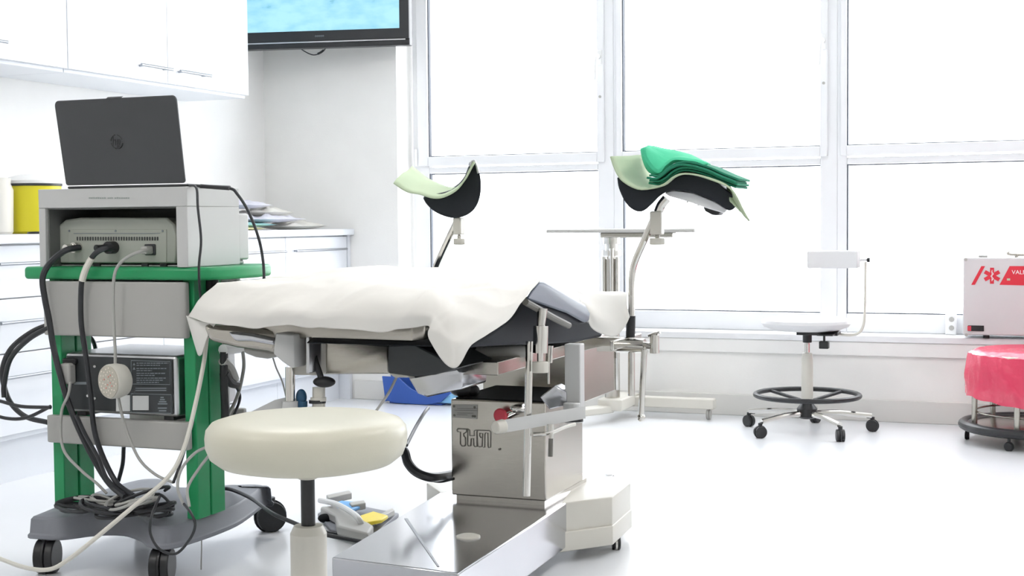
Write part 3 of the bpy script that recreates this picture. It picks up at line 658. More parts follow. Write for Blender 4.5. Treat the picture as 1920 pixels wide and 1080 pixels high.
obj('cushion_shell', MB().prism([P(*p, y=YL+.03) for p in ((1246,362),(1262,357),(1300,362),(1340,378),(1364,393),(1358,400),(1330,392),(1290,378),(1255,368))], rext*.7), 'frame', L, bevel=.003)['label'] = 'white plastic underside shell'
obj('strap_buckle', MB().prism([P(*p, y=YL+.05) for p in ((1318,388),(1352,396),(1345,404),(1335,403),(1322,396))], (0, .06, 0)), 'black', L, bevel=.003)
obj('shell_screw', MB().cyl(P(1289,372,y=YL+.06), P(1289,380,y=YL+.06), .003, n=8).cyl(P(1309,378,y=YL+.06), P(1309,386,y=YL+.06), .003, n=8), 'chrome', L)
# left leg rest
c1 = P(806, 560, y=4.0); c1.x = -1.80; c1.y = 3.85; c1.z = RZ
ya = 3.95
pl_ = [P(816,505,y=ya), P(826,480,y=ya), P(842,445,y=ya), P(858,412,y=ya)]
L = obj('leg_rest', MB().tube([V((pl_[0].x, ya, RZ-.1)), V((pl_[0].x, ya, RZ)), V((pl_[0].x, ya, pl_[0].z-.03))]+pl_, .0105, k=5), 'chrome', t)
L['label'] = 'left leg rest pole, bent and chromed'
obj('rail_clamp', clamp(V((pl_[0].x, ya, RZ)), -1), 'chrome', L)
obj('cup_socket', MB().box(P(853,408,y=ya)-V((0,.018,0)), P(868,440,y=ya)+V((0,.018,0))), 'bead', L, bevel=.004)
obj('socket_knob', MB().cyl(P(861,440,y=ya), P(861,448,y=ya), .006).cyl(P(861,447,y=ya), P(861,459,y=ya), .019, n=8), 'bead', L, bevel=.003)
out = [(793,371),(800,383),(815,397),(835,406),(853,409),(872,405),(888,394),(898,376),(902,352),(900,328),(894,311),(887,304)]
inn = [(881,308),(876,325),(868,340),(855,353),(838,360),(820,363),(805,362)]
cpts = catmull([P(*p, y=3.92) for p in out], 50)+catmull([P(*p, y=3.92) for p in inn], 36)
obj('leg_cushion', MB().prism(cpts, P(846,382,D=4.62)-P(845,390,D=4.36)), 'navy', L, bevel=.006, seg=3)['label'] = 'dark U shaped calf cushion'
obj('piping', MB().tube([P(px, py, y=3.915) for px, py in ((881,312),(886,302),(892,306),(897,325))], .004), 'alu', L)
# pads and towels on the leg rests
def pad(path, y, e0, em, e1, th, m, label, name='absorbent_pad', wob=.0, cat='pad'):
    pts = catmull([P(*p, y=y) for p in path], 40); b = MB(); n = 8; g_ = []
    for j in range(n+1):
        v = j/n; g_.append([b.bm.verts.new(p+(V(e0).lerp(V(em), (i/23)**1.6) if i < 23 else V(em).lerp(V(e1), max(0, (i-28)/11)))*v+V((0, 0, wob*N.noise(V((p.x*14, v*3, p.z*5)))))) for i, p in enumerate(pts)])
    for j in range(n):
        for i in range(len(pts)-1): b.bm.faces.new((g_[j][i], g_[j][i+1], g_[j+1][i+1], g_[j+1][i]))
    o = obj(name, b, m, solid=th); return tag(o, label, cat)
pad([(1145,293),(1152,315),(1162,335),(1175,347),(1196,355),(1220,354),(1244,346),(1264,332),(1285,326),(1310,327),(1345,340),(1368,352),(1380,366),(1392,390),(1405,413)], 3.90, P(1205,289,D=4.56)-P(1145,293,D=4.27), P(1292,324,D=4.50)-P(1288,326,D=4.27), P(1366,370,D=4.25)-P(1400,405,D=4.2), .005, 'pad', 'pale green pad lining the right leg rest under the folded green cloth', wob=.006)
pad([(738,343),(756,354),(778,364),(805,370),(830,368),(852,357),(870,338),(883,316),(889,306)], 3.86, P(772,311,D=4.56)-P(738,343,D=4.3), P(856,350,D=4.52)-P(846,360,D=4.3), P(892,308,D=4.50)-P(889,312,D=4.3), .005, 'pad', 'pale green pad lining the left leg rest, curling over its left edge', wob=.008)
def cloth(path, y, L_, th, m, label, group='folded green cloths on the right leg rest', skew=0, n=3):
    up_ = catmull([P(*p, y=y) for p in path], 40); root = None
    b = MB(); lay = th/n
    for k in range(n):
        o_ = V((.004*math.sin(k*2.1), .008*math.cos(k*1.7), 0))
        nrm = []
        for i, p in enumerate(up_):
            tg = (up_[min(i+1, 39)]-up_[max(i-1, 0)]).normalized(); nn = V((-tg.z, 0, tg.x)); nn = nn if nn.z > 0 else -nn
            nrm.append(nn)
        top = [p+nn*(lay*(k+1)-.0006)+o_ for p, nn in zip(up_, nrm)]; bot = [p+nn*lay*k+o_ for p, nn in zip(up_, nrm)]
        b.prism(bot+top[::-1], (skew, L_, 0))
    o = obj('folded_cloth', b, m, bevel=.002); return tag(o, label, 'cloth', group)
cloth([(1214,345),(1234,347),(1250,339),(1266,326),(1286,321),(1320,329),(1350,342),(1378,353)], 3.93, .16, .030, 'towel2', 'dark green folded cloth lying over the hump of the right leg rest', n=4)
b = MB()
rows = [[P(px,py,y=yy) for px, py in r] for yy, r in ((3.97, [(1204,280),(1208,300),(1216,318),(1232,328),(1248,316),(1262,302),(1290,300),(1322,312)]), (3.96, [(1206,277),(1214,296),(1228,314),(1240,318),(1255,304),(1272,298),(1300,302),(1326,311)]), (4.06, [(1212,276),(1232,284),(1252,292),(1270,292),(1285,294),(1300,298),(1315,304),(1329,311)]), (4.16, [(1214,277),(1234,279),(1256,284),(1278,290),(1295,295),(1308,300),(1320,305),(1330,312)]))]
b.grid(rows, 36, 18, .003, 18)
tag(obj('folded_cloth', b, 'towel', solid=.014, bevel=0), 'bright green crumpled cloth resting on top of the dark green cloth', 'cloth', 'folded green cloths on the right leg rest')

# ================================================================ SHEETS ON THE CHAIR
rows = [
 [(350,592,3.52),(400,604,3.42),(500,611,3.36),(600,617,3.30),(700,617,3.24),(772,612,3.19),(803,613,3.16),(806,640,3.12),(850,688,3.06),(886,650,3.08),(940,607,3.18),(984,560,3.32),(1012,529,3.46)],
 [(368,568,3.52),(404,572,3.43),(500,578,3.35),(600,583,3.30),(700,583,3.24),(768,582,3.17),(803,585,3.13),(818,604,3.10),(850,635,3.06),(887,612,3.10),(937,582,3.22),(978,548,3.36),(1010,528,3.5)],
 [(398,532,3.56),(430,536,3.50),(500,542,3.44),(600,546,3.37),(700,548,3.31),(765,550,3.24),(805,548,3.20),(826,560,3.16),(850,574,3.14),(888,562,3.22),(932,549,3.34),(972,537,3.48),(1007,526,3.58)],
 [(405,525,3.62),(440,526,3.60),(505,527,3.57),(605,526,3.52),(700,526,3.48),(765,528,3.46),(808,530,3.44),(830,534,3.44),(855,536,3.46),(890,534,3.5),(932,530,3.58),(972,526,3.68),(1006,525,3.76)],
 [(430,523,3.80),(470,522,3.82),(540,520,3.84),(625,511,3.86),(700,508,3.88),(760,508,3.90),(800,509,3.9),(830,511,3.9),(860,513,3.92),(895,515,3.94),(935,516,3.95),(972,518,3.95),(1005,523,3.9)],
 [(450,522,3.98),(500,521,4.02),(562,515,4.06),(632,506,4.12),(680,500,4.15),(740,498,4.18),(790,500,4.18),(825,501,4.18),(856,503,4.18),(900,507,4.18),(940,511,4.15),(975,515,4.1),(1003,521,4.0)]]
b = MB().grid([[P(px,py,D=d) for px, py, d in r] for r in rows], 150, 70, .008, 6, .030)
tag(obj('paper_sheet', b, 'sheet', solid=.0015, angle=180), 'large creased white sheet draped over the head end of the exam chair', 'sheet')
b = MB().grid([[P(px,py,D=d) for px, py, d in r] for r in ([(350,592,3.53),(372,600,3.5),(405,606,3.46)], [(358,622,3.54),(372,632,3.5),(390,630,3.47)], [(371,664,3.54),(374,667,3.52),(378,664,3.5)])], 20, 20, .002, 12)
o = obj('paper_corner', b, 'sheet', solid=.0015, angle=180); tag(o, 'pointed hanging corner of white paper beside the green trolley post', 'sheet')
rows = [[(1085,560,3.9),(1098,596,3.92),(1112,618,3.95),(1145,633,4.0),(1168,618,4.02),(1180,592,4.03)],
        [(1085,556,3.95),(1100,570,3.94),(1118,585,3.95),(1145,596,4.0),(1166,588,4.04),(1176,570,4.08)],
        [(1090,552,4.08),(1105,553,4.08),(1122,555,4.08),(1145,558,4.1),(1162,556,4.12),(1176,556,4.15)],
        [(1080,546,4.30),(1105,546,4.3),(1122,546,4.3),(1145,547,4.3),(1162,548,4.3),(1178,550,4.3)]]
b = MB().grid([[P(px,py,D=d) for px, py, d in r] for r in rows], 40, 30, .004, 14)
tag(obj('foot_sheet', b, 'sheet', solid=.0015, angle=180), 'white paper hanging in a rounded fold over the foot end of the exam chair', 'sheet')
rows = [[(1186,600,4.3),(1200,640,4.3),(1216,648,4.3),(1230,630,4.32)], [(1184,585,4.4),(1200,590,4.4),(1218,596,4.4),(1232,612,4.42)], [(1178,560,4.5),(1196,565,4.5),(1215,575,4.5),(1228,596,4.5)]]
# hand control and cords on the column
hc = P(868, 735, y=3.6)
tag(obj('hand_control', MB().ball(V((hc.x, YC0+.05, ZK+.022)), .026, (1.3,1.2,.8)).ball(V((hc.x+.03, YC0+.06, ZK+.018)), .020, (1,1,.9)), 'black'), 'black rounded hand control lying on the column top', 'control')
cable('thin grey cord looping from the chair frame to the hand control', [P(893,655,D=3.6), P(885,670,D=3.6), P(884,692,D=3.6), P(878,708,D=3.62), P(872,722,D=3.64)], .003, 'gcable')
cable('thin dark cord hanging beside the square bracket under the seat', [P(900,655,D=3.7), P(893,668,D=3.66), P(896,690,D=3.66), P(903,710,D=3.68)], .0025, 'gcable')

# ================================================================ FOREGROUND STOOL
sc0 = P(575, 789, D=2.5); fx, fy = sc0.x, sc0.y; zs = sc0.z
t = thing('stool', 'round cream vinyl stool in the foreground before the exam chair', 'stool', (fx, fy, 0))
obj('seat', MB().lathe((fx, fy, zs-.085), [(.04,0),(.12,.002),(.155,.010),(.173,.024),(.180,.042),(.181,.060),(.179,.073),(.170,.084),(.150,.090),(.09,.093),(.01,.094)], 72), 'cream', t)
obj('seat_plate', MB().cyl((fx, fy, zs-.105), (fx, fy, zs-.084), .017), 'bead', t)
zc = P(585, 985, D=2.5).z
obj('gas_lift', MB().cyl((fx, fy, zc-.02), (fx, fy, zs-.1), .0128, n=32), 'black', t)
obj('column', MB().lathe((fx, fy, .10), [(.033,0),(.033,zc-.116),(.026,zc-.102),(.014,zc-.1015)], 40), 'bead', t, angle=12)
for k in range(5):
    a_ = 2*PI*k/5+.3; d = V((math.cos(a_), math.sin(a_), 0)); c0 = V((fx, fy, 0))
    obj('base_arm', MB().tube([c0+V((0,0,.12)), c0+d*.12+V((0,0,.105)), c0+d*.25+V((0,0,.075))], .016, smooth=False), 'chrome', t)
    castor(t, c0+d*.25, .026, .018, ang=a_+1, top=.07)

# ================================================================ TROLLEY
FY = 3.08
t = thing('equipment_trolley', 'green and grey equipment trolley on black castors, left of the exam chair', 'trolley', (-2.36, 3.2, 0))
TR = t
ft = lambda px, py, y=FY: P(px, py, y=y)
shelf = [(-2.68,FY+.02),(-2.665,FY),(-2.11,FY),(-2.075,FY+.015),(-2.05,FY+.07),(-2.045,3.30),(-2.07,3.40),(-2.12,3.43),(-2.66,3.43),(-2.68,3.41)]
obj('top_shelf', MB().plan(shelf, .802, .836), 'green', t, bevel=.009, seg=3)['label'] = 'green rounded top shelf'
for x0_ in (-2.607, -2.168):
    p_ = obj('post', MB().box((x0_, 3.11, .16), (x0_+.036, 3.168, .803)).box((x0_, 3.176, .16), (x0_+.036, 3.24, .803)).box((x0_+.002, 3.16, .16), (x0_+.030, 3.18, .80)), 'green', t, bevel=.0025)
obj('side_strip', MB().box((-2.16, 3.242, .38), (-2.133, 3.275, .80)), 'lighthousing', t, bevel=.003)
obj('drawer_box', MB().box((-2.568, 3.10, .650), (-2.172, 3.40, .795)).plan([(-2.605,FY+.002),(-2.595,FY-.004),(-2.155,FY-.004),(-2.142,FY+.006),(-2.142,3.105),(-2.605,3.105)], .648, .797), 'lgrey', t, bevel=.004)['label'] = 'light grey box below the top shelf'
obj('lower_tray', MB().box((-2.568, 3.10, .354), (-2.172, 3.42, .362)).plan([(-2.603,FY+.002),(-2.593,FY-.004),(-2.155,FY-.004),(-2.142,FY+.006),(-2.142,3.105),(-2.603,3.105)], .350, .425).box((-2.568,3.40,.354),(-2.172,3.42,.42)), 'lgrey', t, bevel=.004)['label'] = 'light grey lower tray'
# base
bz = .17
bp_ = [P(60,990,z=bz), P(98,968,z=bz), P(160,950,z=bz)]
fr_ = [P(px, py, z=.10) for px, py in ((52,1008),(110,1011),(178,1003),(230,1003),(262,1013),(280,1025),(311,1029),(356,1019),(445,985),(500,946))]
base = [(p.x, p.y) for p in fr_]+[(-2.20,3.60),(-2.27,3.62),(-2.35,3.54),(-2.47,3.50),(-2.56,3.58),(-2.63,3.60),(-2.67,3.54),(-2.66,3.30)]
pm_ = catmull([(x,y,0) for x,y in base]+[(base[0][0],base[0][1],0)], 120)[:-1]
b = MB(); cx_ = sum(p.x for p in pm_)/len(pm_); cy_ = sum(p.y for p in pm_)/len(pm_); rg = []
for s_, z_ in ((.985,.096),(1.0,.100),(1.0,.108),(.985,.113),(.975,.150),(.955,.157),(.8,.164),(.7,.168)): rg.append([b.bm.verts.new((cx_+(p.x-cx_)*s_, cy_+(p.y-cy_)*s_, z_)) for p in pm_])
for a, c in zip(rg, rg[1:]):
    for i in range(len(pm_)): j = (i+1) % len(pm_); b.bm.faces.new((a[i], a[j], c[j], c[i]))
b.bm.faces.new(rg[0]); b.bm.faces.new(rg[-1])
obj('base', b, 'greyp', t)['label'] = 'dark grey moulded plastic base'
for p, an in ((P(90,1073,z=0),.35),(P(305,1092,z=0),.35),(P(507,995,z=0),-.75),(V((-2.60,3.52,0)),.2)):
    castor(t, p, .046, .026, 'black', 'black', ang=an, top=.104)
# white housing with open front
hz0, hz1 = .8365, 1.049; hx0, hx1 = -2.612, -2.128; hy0, hy1 = FY, 3.33
b = MB(); th = .02
b.box((hx0,hy0,hz1-.052),(hx1,hy1,hz1)); b.box((hx0,hy0,hz0),(hx0+.022,hy1,hz1-.052)); b.box((hx1-.035,hy0,hz0),(hx1,hy1,hz1-.052)); b.box((hx0+.022,hy1-.012,hz0),(hx1-.035,hy1,hz1-.052)); b.box((hx0+.022,hy0+.06,hz0),(hx1-.035,hy1-.012,hz0+.004))
hs_ = 1
hs = thing('equipment_housing', 'pale grey open-fronted housing standing on the green shelf under the laptop', 'housing', (-2.37, 3.2, hz0))
obj('shell', b, 'lighthousing', hs, bevel=.002)
obj('painted_inner_shade', MB().box((hx0+.0225,hy0+.012,hz0+.005),(hx0+.026,hy1-.014,hz1-.0525)).box((hx1-.039,hy0+.012,hz0+.005),(hx1-.0355,hy1-.014,hz1-.0525)).box((hx0+.026,hy0+.012,hz1-.056),(hx1-.039,hy1-.014,hz1-.0525)).box((hx0+.026,hy1-.018,hz0+.005),(hx1-.039,hy1-.0125,hz1-.056)), 'lining', hs, smooth=False)  # dark panels that paint the shade onto the housing's inner walls
obj('rear_module', MB().box((hx0+.03,hy1+.0005,hz0+.012),(hx1-.004,hy1+.055,hz1-.07)).box((hx1-.03,hy1+.01,hz0),(hx1-.01,hy1+.04,hz0+.012)), 'lighthousing', hs, bevel=.006)
b = MB(); pq = lambda px, py: P(px, py, y=FY-.0008)
x_ = 166.5; random.seed(3)
for wl in (8, 3, 7):
    for k in range(wl):
        w_ = 3.2 if wl != 3 else 2.6
        b.prism([pq(x_,372.6), pq(x_+w_,372.6), pq(x_+w_,369.6+random.random()), pq(x_,369.6+random.random())], (0,-.0004,0)); x_ += w_+.9
    x_ += 2.5
obj('tiny_lettering', b, 'greyline', hs, smooth=False)
# device inside the housing
dy = 3.135
t2 = thing('video_processor', 'pale grey electronic unit with a vent row and plugs inside the open housing', 'electronic unit', (-2.36, 3.25, .85))
dq = lambda px, py, y=dy: P(px, py, y=y)
prof = [(104,432),(106,425),(122,412),(150,408),(312,408),(326,420),(332,440),(331,480),(329,494),(104,494),(106,470),(110,455)]
bd = MB().prism([dq(*p) for p in prof], (0, .17, 0)); obj('body', bd, 'device', t2, bevel=.005)
obj('rear_panel', MB().prism([dq(*p, y=dy-.002) for p in ((128,430),(312,430),(312,492),(128,492))], (0,.002,0)), 'device', t2, bevel=.001)
v_ = MB()
for k in range(32): xx = 144+k*4.85; v_.prism([dq(xx,444,y=dy-.003), dq(xx+2.4,444,y=dy-.003), dq(xx+2.4,451,y=dy-.003), dq(xx,451,y=dy-.003)], (0,-.0006,0))
obj('vent_slots', v_, 'dark', t2, smooth=False)
obj('panel_line', MB().prism([dq(138,437,y=dy-.003), dq(300,437,y=dy-.003), dq(300,438.2,y=dy-.003), dq(138,438.2,y=dy-.003)], (0,-.0006,0)), 'print', t2, smooth=False)
for px in (130, 217, 305): obj('screw', MB().cyl(dq(px,433,y=dy-.002), dq(px,433,y=dy-.002)+V((0,-.002,0)), .003, n=8), 'print', t2)
c_ = dq(148,464); obj('connector_ring', MB().cyl(c_, c_+V((0,-.025,0)), .014, n=24).cyl(c_+V((-.004,-.025,0)), c_+V((-.006,-.05,-.002)), .011, n=20), 'chrome', t2)
c_ = dq(183,465); obj('round_port', MB().cyl(c_, c_+V((0,-.006,0)), .009, n=20), 'dark', t2)
c_ = dq(215,464); obj('black_plug', MB().cyl(c_, c_+V((0,-.03,0)), .017, n=24).cyl(c_+V((0,-.02,0)), c_+V((-.02,-.05,-.003)), .010, n=20), 'black', t2)
c_ = dq(284,468); obj('mains_inlet', MB().box(c_+V((-.020,-.006,-.015)), c_+V((.016,0,.015))), 'dark', t2, bevel=.003)
obj('mains_plug', MB().box(c_+V((-.010,-.035,-.012)), c_+V((.010,-.004,.010))), 'gcable', t2, bevel=.004)
for px in (175, 265, 300): obj('foot', MB().box(dq(px,494), dq(px+12,500)+V((0,.1,0))), 'black', t2, smooth=False)
# light source in the lower tray
l0, l1 = P(120,785,y=3.092), P(330,668,y=3.092)
t3 = thing('light_source_unit', 'silver unit with a black labelled rear panel in the lower tray', 'electronic unit', (-2.36, 3.2, .432))
lx0, lx1, lz0, lz1 = -2.545, -2.178, .436, .600
obj('case', MB().box((lx0,3.092,lz0),(lx1,3.38,lz1)), 'alu', t3, bevel=.010, seg=3)
obj('rear_panel', MB().box((lx0+.008,3.088,lz0+.008),(lx1-.012,3.0915,lz1-.008)), 'dark', t3, bevel=.002)
for fx_ in (lx0+.03, lx1-.05): obj('foot', MB().box((fx_,3.10,.426),(fx_+.03,3.36,.436)), 'black', t3, smooth=False)
lq = lambda px, py: P(px, py, y=3.0872)
def frame_(pts, w=.0012):
    return MB().tube([lq(*p) for p in pts+[pts[0]]], w, n=4, smooth=False)
obj('panel_border', frame_([(246,676),(319,678),(319,721),(246,720)]), 'print', t3, smooth=False)
obj('panel_border', frame_([(246,738),(321,740),(321,775),(246,773)]), 'print', t3, smooth=False)
b = MB(); random.seed(8)
for k, yy in enumerate((680,684,690,694,699,703,708,712,716)):
    xa, xb2 = 256, (316, 300, 312, 285, 310, 290, 311, 306, 298)[k]; x_ = xa
    while x_ < xb2:
        w_ = random.uniform(3, 8); b.prism([lq(x_,yy), lq(min(x_+w_,xb2),yy), lq(min(x_+w_,xb2),yy+1.9), lq(x_,yy+1.9)], (0,-.0004,0)); x_ += w_+1.2
for yy in (682, 690): b.prism([lq(249,yy+3), lq(254,yy+3), lq(251.5,yy-2)], (0,-.0004,0))
for yy in (727, 731): b.prism([lq(254,yy), lq(312,yy), lq(312,yy+2), lq(254,yy+2)], (0,-.0004,0))
for yy, a, c in ((744,301,307),(748,300,309),(752,298,312),(756,296,314),(764,296,313),(769,298,312)): b.prism([lq(a,yy), lq(c,yy), lq(c,yy+2.4), lq(a,yy+2.4)], (0,-.0004,0))
b.prism([lq(139,716), lq(166,716), lq(166,721), lq(139,721)], (0,-.0004,0))
obj('panel_lettering', b, 'print', t3, smooth=False)
for q_ in ([(249,742),(279,742),(279,769),(249,769)], [(218,741),(244,741),(244,771),(218,771)]): obj('white_label', MB().prism([lq(*p) for p in q_], (0,-.001,0)), 'label', t3, smooth=False)
b = MB()
for q_ in ((178,687),(178,747),(165,742)): b.cyl(lq(*q_), lq(*q_)+V((0,-.003,0)), .0035, n=10)
obj('screw', b, 'label', t3, smooth=False)
obj('mains_plug', MB().box(lq(126,718), lq(143,680)+V((0,-.03,0))), 'lgrey', t3, bevel=.006)
obj('mains_inlet', MB().box(lq(122,682), lq(146,672)+V((0,-.012,0))), 'black', t3, bevel=.003)
# round perforated head hanging in front
c_ = P(203, 716, y=2.985); ax = V((.80,.60,.04)).normalized()
ax = (ROT @ V((.62,.06,-.78))).normalized()
t4 = thing('lamp_head', 'round cream perforated lamp head hanging before the black rear panel', 'lamp head', c_)
obj('housing', MB().lathe(c_, [(.040,0),(.0445,.002),(.046,.006),(.046,.028),(.042,.045),(.030,.055),(.01,.058)], 40, ax=ax), 'bead', t4)
fc = obj('face', MB().lathe(c_, [(.0425,-.0015),(.0425,.001),(.04,.0015)], 40, ax=ax), 'lamp', t4)
u = ax.orthogonal().normalized(); v = ax.cross(u)
b, b2 = MB(), MB()
for k in range(40):
    r_ = .0375*math.sqrt((k+.6)/40); a_ = k*2.39996; p = c_-ax*.0016+(u*math.cos(a_)+v*math.sin(a_))*r_
    (b2 if k < 14 and k % 2 else b).cyl(p, p-ax*.001, .0021, n=8)
obj('light_point', b, 'pore', fc, smooth=False)['kind'] = 'stuff'
obj('red_point', b2, 'porer', fc, smooth=False)['kind'] = 'stuff'
obj('cable_gland', MB().cyl(P(214,686,y=3.01), P(215,698,y=3.01), .010, n=16), 'knob', t4)
# laptop
la, lb, lc, ld = P(118,352,y=3.10), P(350,348,y=3.10), P(332,180,y=3.055), P(104,187,y=3.055)
zl = 1.0495
t5 = thing('laptop', 'dark grey open laptop seen from behind, standing on the pale housing', 'laptop', ((la.x+lb.x)/2, 3.15, zl))
la.z = lb.z = zl+.012; ld.z = lc.z = (ld.z+lc.z)/2
la = V((-2.528, 3.10, zl+.010)); lb = V((-2.142, 3.10, zl+.010)); 
nn = (lb-la).cross(ld-la).normalized()
ru = (lb-la); 
def lp(u_, v_): return la.lerp(lb, u_).lerp(ld.lerp(lc, u_), v_)
corner = []
for (cu, cv, a0) in ((0,0,180),(1,0,270),(1,1,0),(0,1,90)):
    r_ = .045 if cv == 1 else .03; ru_ = r_/1.6
    ccu, ccv = (ru_*1.6*.7 if cu == 0 else 1-ru_*1.6*.7), (r_ if cv == 0 else 1-r_*1.5)
    for k in range(6):
        a_ = math.radians(a0+18*k); corner.append(lp(ccu+math.cos(a_)*r_*.7, ccv+math.sin(a_)*r_*(1 if cv == 0 else 1.5)))
obj('lid', MB().prism(corner, nn*(-.007 if nn.y > 0 else .007)), 'laptop', t5, bevel=.002)
outn = -nn if nn.y > 0 else nn
obj('keyboard_base', MB().box((-2.528, 3.098, zl), (-2.142, 3.315, zl+.007)), 'laptop', t5, bevel=.004)
obj('screen', MB().prism([lp(.04,.06)-outn*.0005, lp(.96,.06)-outn*.0005, lp(.96,.95)-outn*.0005, lp(.04,.95)-outn*.0005], -outn*.0008), 'dark', t5, smooth=False)
lc0 = P(222, 265, y=3.077); c_ = lp(.5, .5); w_ = lc0-la; uu = (lb-la).normalized(); vv = outn.cross(uu); vv = vv if vv.z > 0 else -vv
c_ = la+uu*w_.dot(uu)+vv*w_.dot(vv)+outn*.0078
b = MB(); R0 = .0185
for a0, a1 in ((100,172),(188,255),(285,350),(10,75)):
    b.tube([c_+(uu*math.cos(math.radians(a0+(a1-a0)*k/8))+vv*math.sin(math.radians(a0+(a1-a0)*k/8)))*R0 for k in range(9)], .0016, n=6, smooth=False)
for pts in ([(-.009,.018),(-.013,-.010)], [(-.011,.004),(-.004,.006),(-.003,.002),(-.005,-.009)], [(.004,.006),(.000,-.018)], [(.003,.006),(.010,.006),(.011,.002),(.008,-.008),(.002,-.009)]):
    b.tube([c_+uu*a+vv*d for a, d in pts], .0010, n=5, smooth=False)
obj('lid_emblem', b, 'logo', t5, smooth=False)['label'] = 'round dark emblem with two slanted letters'
obj('antenna_strip', MB().prism([lp(.44,1.0)+outn*.008, lp(.56,1.0)+outn*.008, lp(.56,1.0)+vv*.003, lp(.44,1.0)+vv*.003], -outn*.004), 'black', t5, smooth=False)
# handpieces hanging at the trolley's right side
hp = lambda px, py, x=-2.10: P(px, py, x=x)
t6 = thing('handpiece_holder', 'white and black handpieces hanging on the right side of the trolley', 'handpiece', hp(425,700))
obj('bracket', MB().box((-2.133, 3.30, hp(425,640).z-.02), (-2.09, 3.42, hp(425,640).z)), 'black', t6, bevel=.003)
obj('white_handpiece', MB().tube([hp(418,656), hp(435,654), hp(448,652)], .015).cyl(hp(448,652), hp(457,653), .012, .008), 'white', t6)
obj('grey_handpiece', MB().tube([hp(418,676), hp(430,688), hp(440,712)], .014), 'lgrey', t6)
obj('black_handpiece', MB().tube([hp(420,700), hp(430,716), hp(443,720)], .013).tube([hp(420,660), hp(420,720), hp(422,770), hp(421,800)], .011), 'black', t6)
# ---- cables
K = lambda L_, y=3.055: [P(px, py, y=y) for px, py in L_]
cable('thick black cable from the left plug of the electronic unit down the trolley front', [P(150,464,y=3.09)]+K([(122,470),(95,492),(80,520),(84,560),(92,600),(100,650),(112,700),(130,760),(160,830),(200,900)], 3.05)+[P(235,932,y=3.0)], .0085)
cable('black cable with a white sleeve hanging from the middle plug', [P(212,466,y=3.08)]+K([(196,466),(178,476),(162,500),(153,530),(152,600),(160,660),(170,740),(180,820),(215,900)], 3.055)+[P(250,930,y=3.0)], .0075)
tag(obj('cable_sleeve', MB().tube(K([(172,484),(163,500),(157,515),(154,527)], 3.053), .009), 'wcable'), 'short white sleeve on the black cable where it crosses the shelf edge', 'sleeve')
cable('pale grey mains cable from the right plug down to the lamp head', [P(282,468,y=3.09)]+K([(262,472),(235,485),(216,510),(212,560),(214,620),(216,660),(216,690)], 3.04), .0045, 'gcable')
cable('pale grey cable curving from below the lamp head to the trolley base', K([(222,745),(228,775),(240,815),(262,862),(292,890),(325,905)], 3.03), .004, 'gcable')
cable('thin grey cable hanging from the plug at the left of the black panel', K([(132,716),(128,740),(115,775),(118,840),(150,880),(180,905),(200,925)], 3.04), .004, 'gcable')
cable('black cable curving down from the middle of the lower unit', K([(143,778),(160,815),(185,860),(205,905),(250,945)], 3.03), .0055)
cable('black cable hanging straight behind the lower tray', K([(232,838),(230,870),(222,902)], 3.3), .006)
cable('thin black cable falling from the laptop along the housing edge', [P(352,347,y=3.12), P(368,352,y=3.06), P(371,390,y=3.05), P(377,450,y=3.05), P(373,500,y=3.05), P(375,550,y=3.06), P(380,580,y=3.1)], .0035)
cable('black cable with an adapter running from the laptop and down to the right', [P(350,347,y=3.12), P(380,349,y=3.14), P(430,353,y=3.16), P(445,364,y=3.17), P(465,395,y=3.2), P(483,440,y=3.2), P(492,480,y=3.2), P(495,525,y=3.2), P(490,600,y=3.2)], .004)
tag(obj('cable_adapter', MB().tube([P(376,349,y=3.14), P(402,351,y=3.145), P(430,353,y=3.15)], .0055), 'black'), 'slim black adapter on the laptop cable beside the lid', 'adapter')
cable('black cable loop swinging out to the left of the trolley, outer', K([(100,606),(60,622),(22,652),(5,690),(8,725),(22,758),(50,782),(90,792)], 3.12), .0075)
cable('black cable loop swinging out to the left of the trolley, inner', K([(96,612),(55,635),(20,672),(8,720),(8,745)], 3.08), .0075)
cable('black cable entering from the left edge towards the trolley tray', K([(-30,745),(0,752),(40,762),(95,764)], 3.0), .005)
cable('second black cable entering low from the left edge', K([(-30,770),(10,784),(50,783),(95,762)], 3.04), .005)
cable('pair of black cables bending behind the left post', K([(160,624),(175,640),(182,668)], 3.28), .006)
cable('long cream cable running from under the exam chair sheet across the trolley to the floor', [P(388,632,D=3.56), P(382,680,D=3.55), P(366,760,D=3.5), P(345,840,D=3.45), P(315,895,D=3.42), P(250,950,D=3.38), P(190,1000,D=3.36), P(130,1048,D=3.36), P(90,1068,D=3.4), P(40,1062,D=3.5), P(-30,1035,D=3.65)], .0055, 'wcable')
cable('black cable beside the cream cable, crossing the green post', [P(362,790,y=3.05), P(350,830,y=3.03), P(338,870,y=3.03), P(325,905,y=3.0)], .004)
cable('grey cable arching from the stool side to the trolley base', [P(392,836,y=3.03), P(365,850,y=3.0), P(340,880,y=2.98), P(333,915,y=2.96), P(345,948,y=2.96)], .004, 'gcable')
cable('second grey cable crossing the green post low down', [P(395,850,y=3.03), P(372,880,y=3.0), P(352,915,y=2.97), P(355,950,y=2.95)], .004, 'gcable')
cable('black cable hanging in a loop below the front edge of the trolley base', [P(300,930,y=2.82), P(285,965,y=2.78), P(282,1000,y=2.77), P(300,1030,y=2.77), P(330,1038,y=2.77), P(355,1012,y=2.77), P(366,985,y=2.77), P(358,962,y=2.78), P(345,945,y=2.82)], .0035)
cable('black cable leaving the trolley base towards the foreground stool', [P(405,918,z=.18), P(430,917,z=.178), P(470,934,z=.178), P(510,962,D=3.6), P(550,980,D=3.55), P(600,1000,D=3.52), P(680,1016,D=3.55)], .0055)
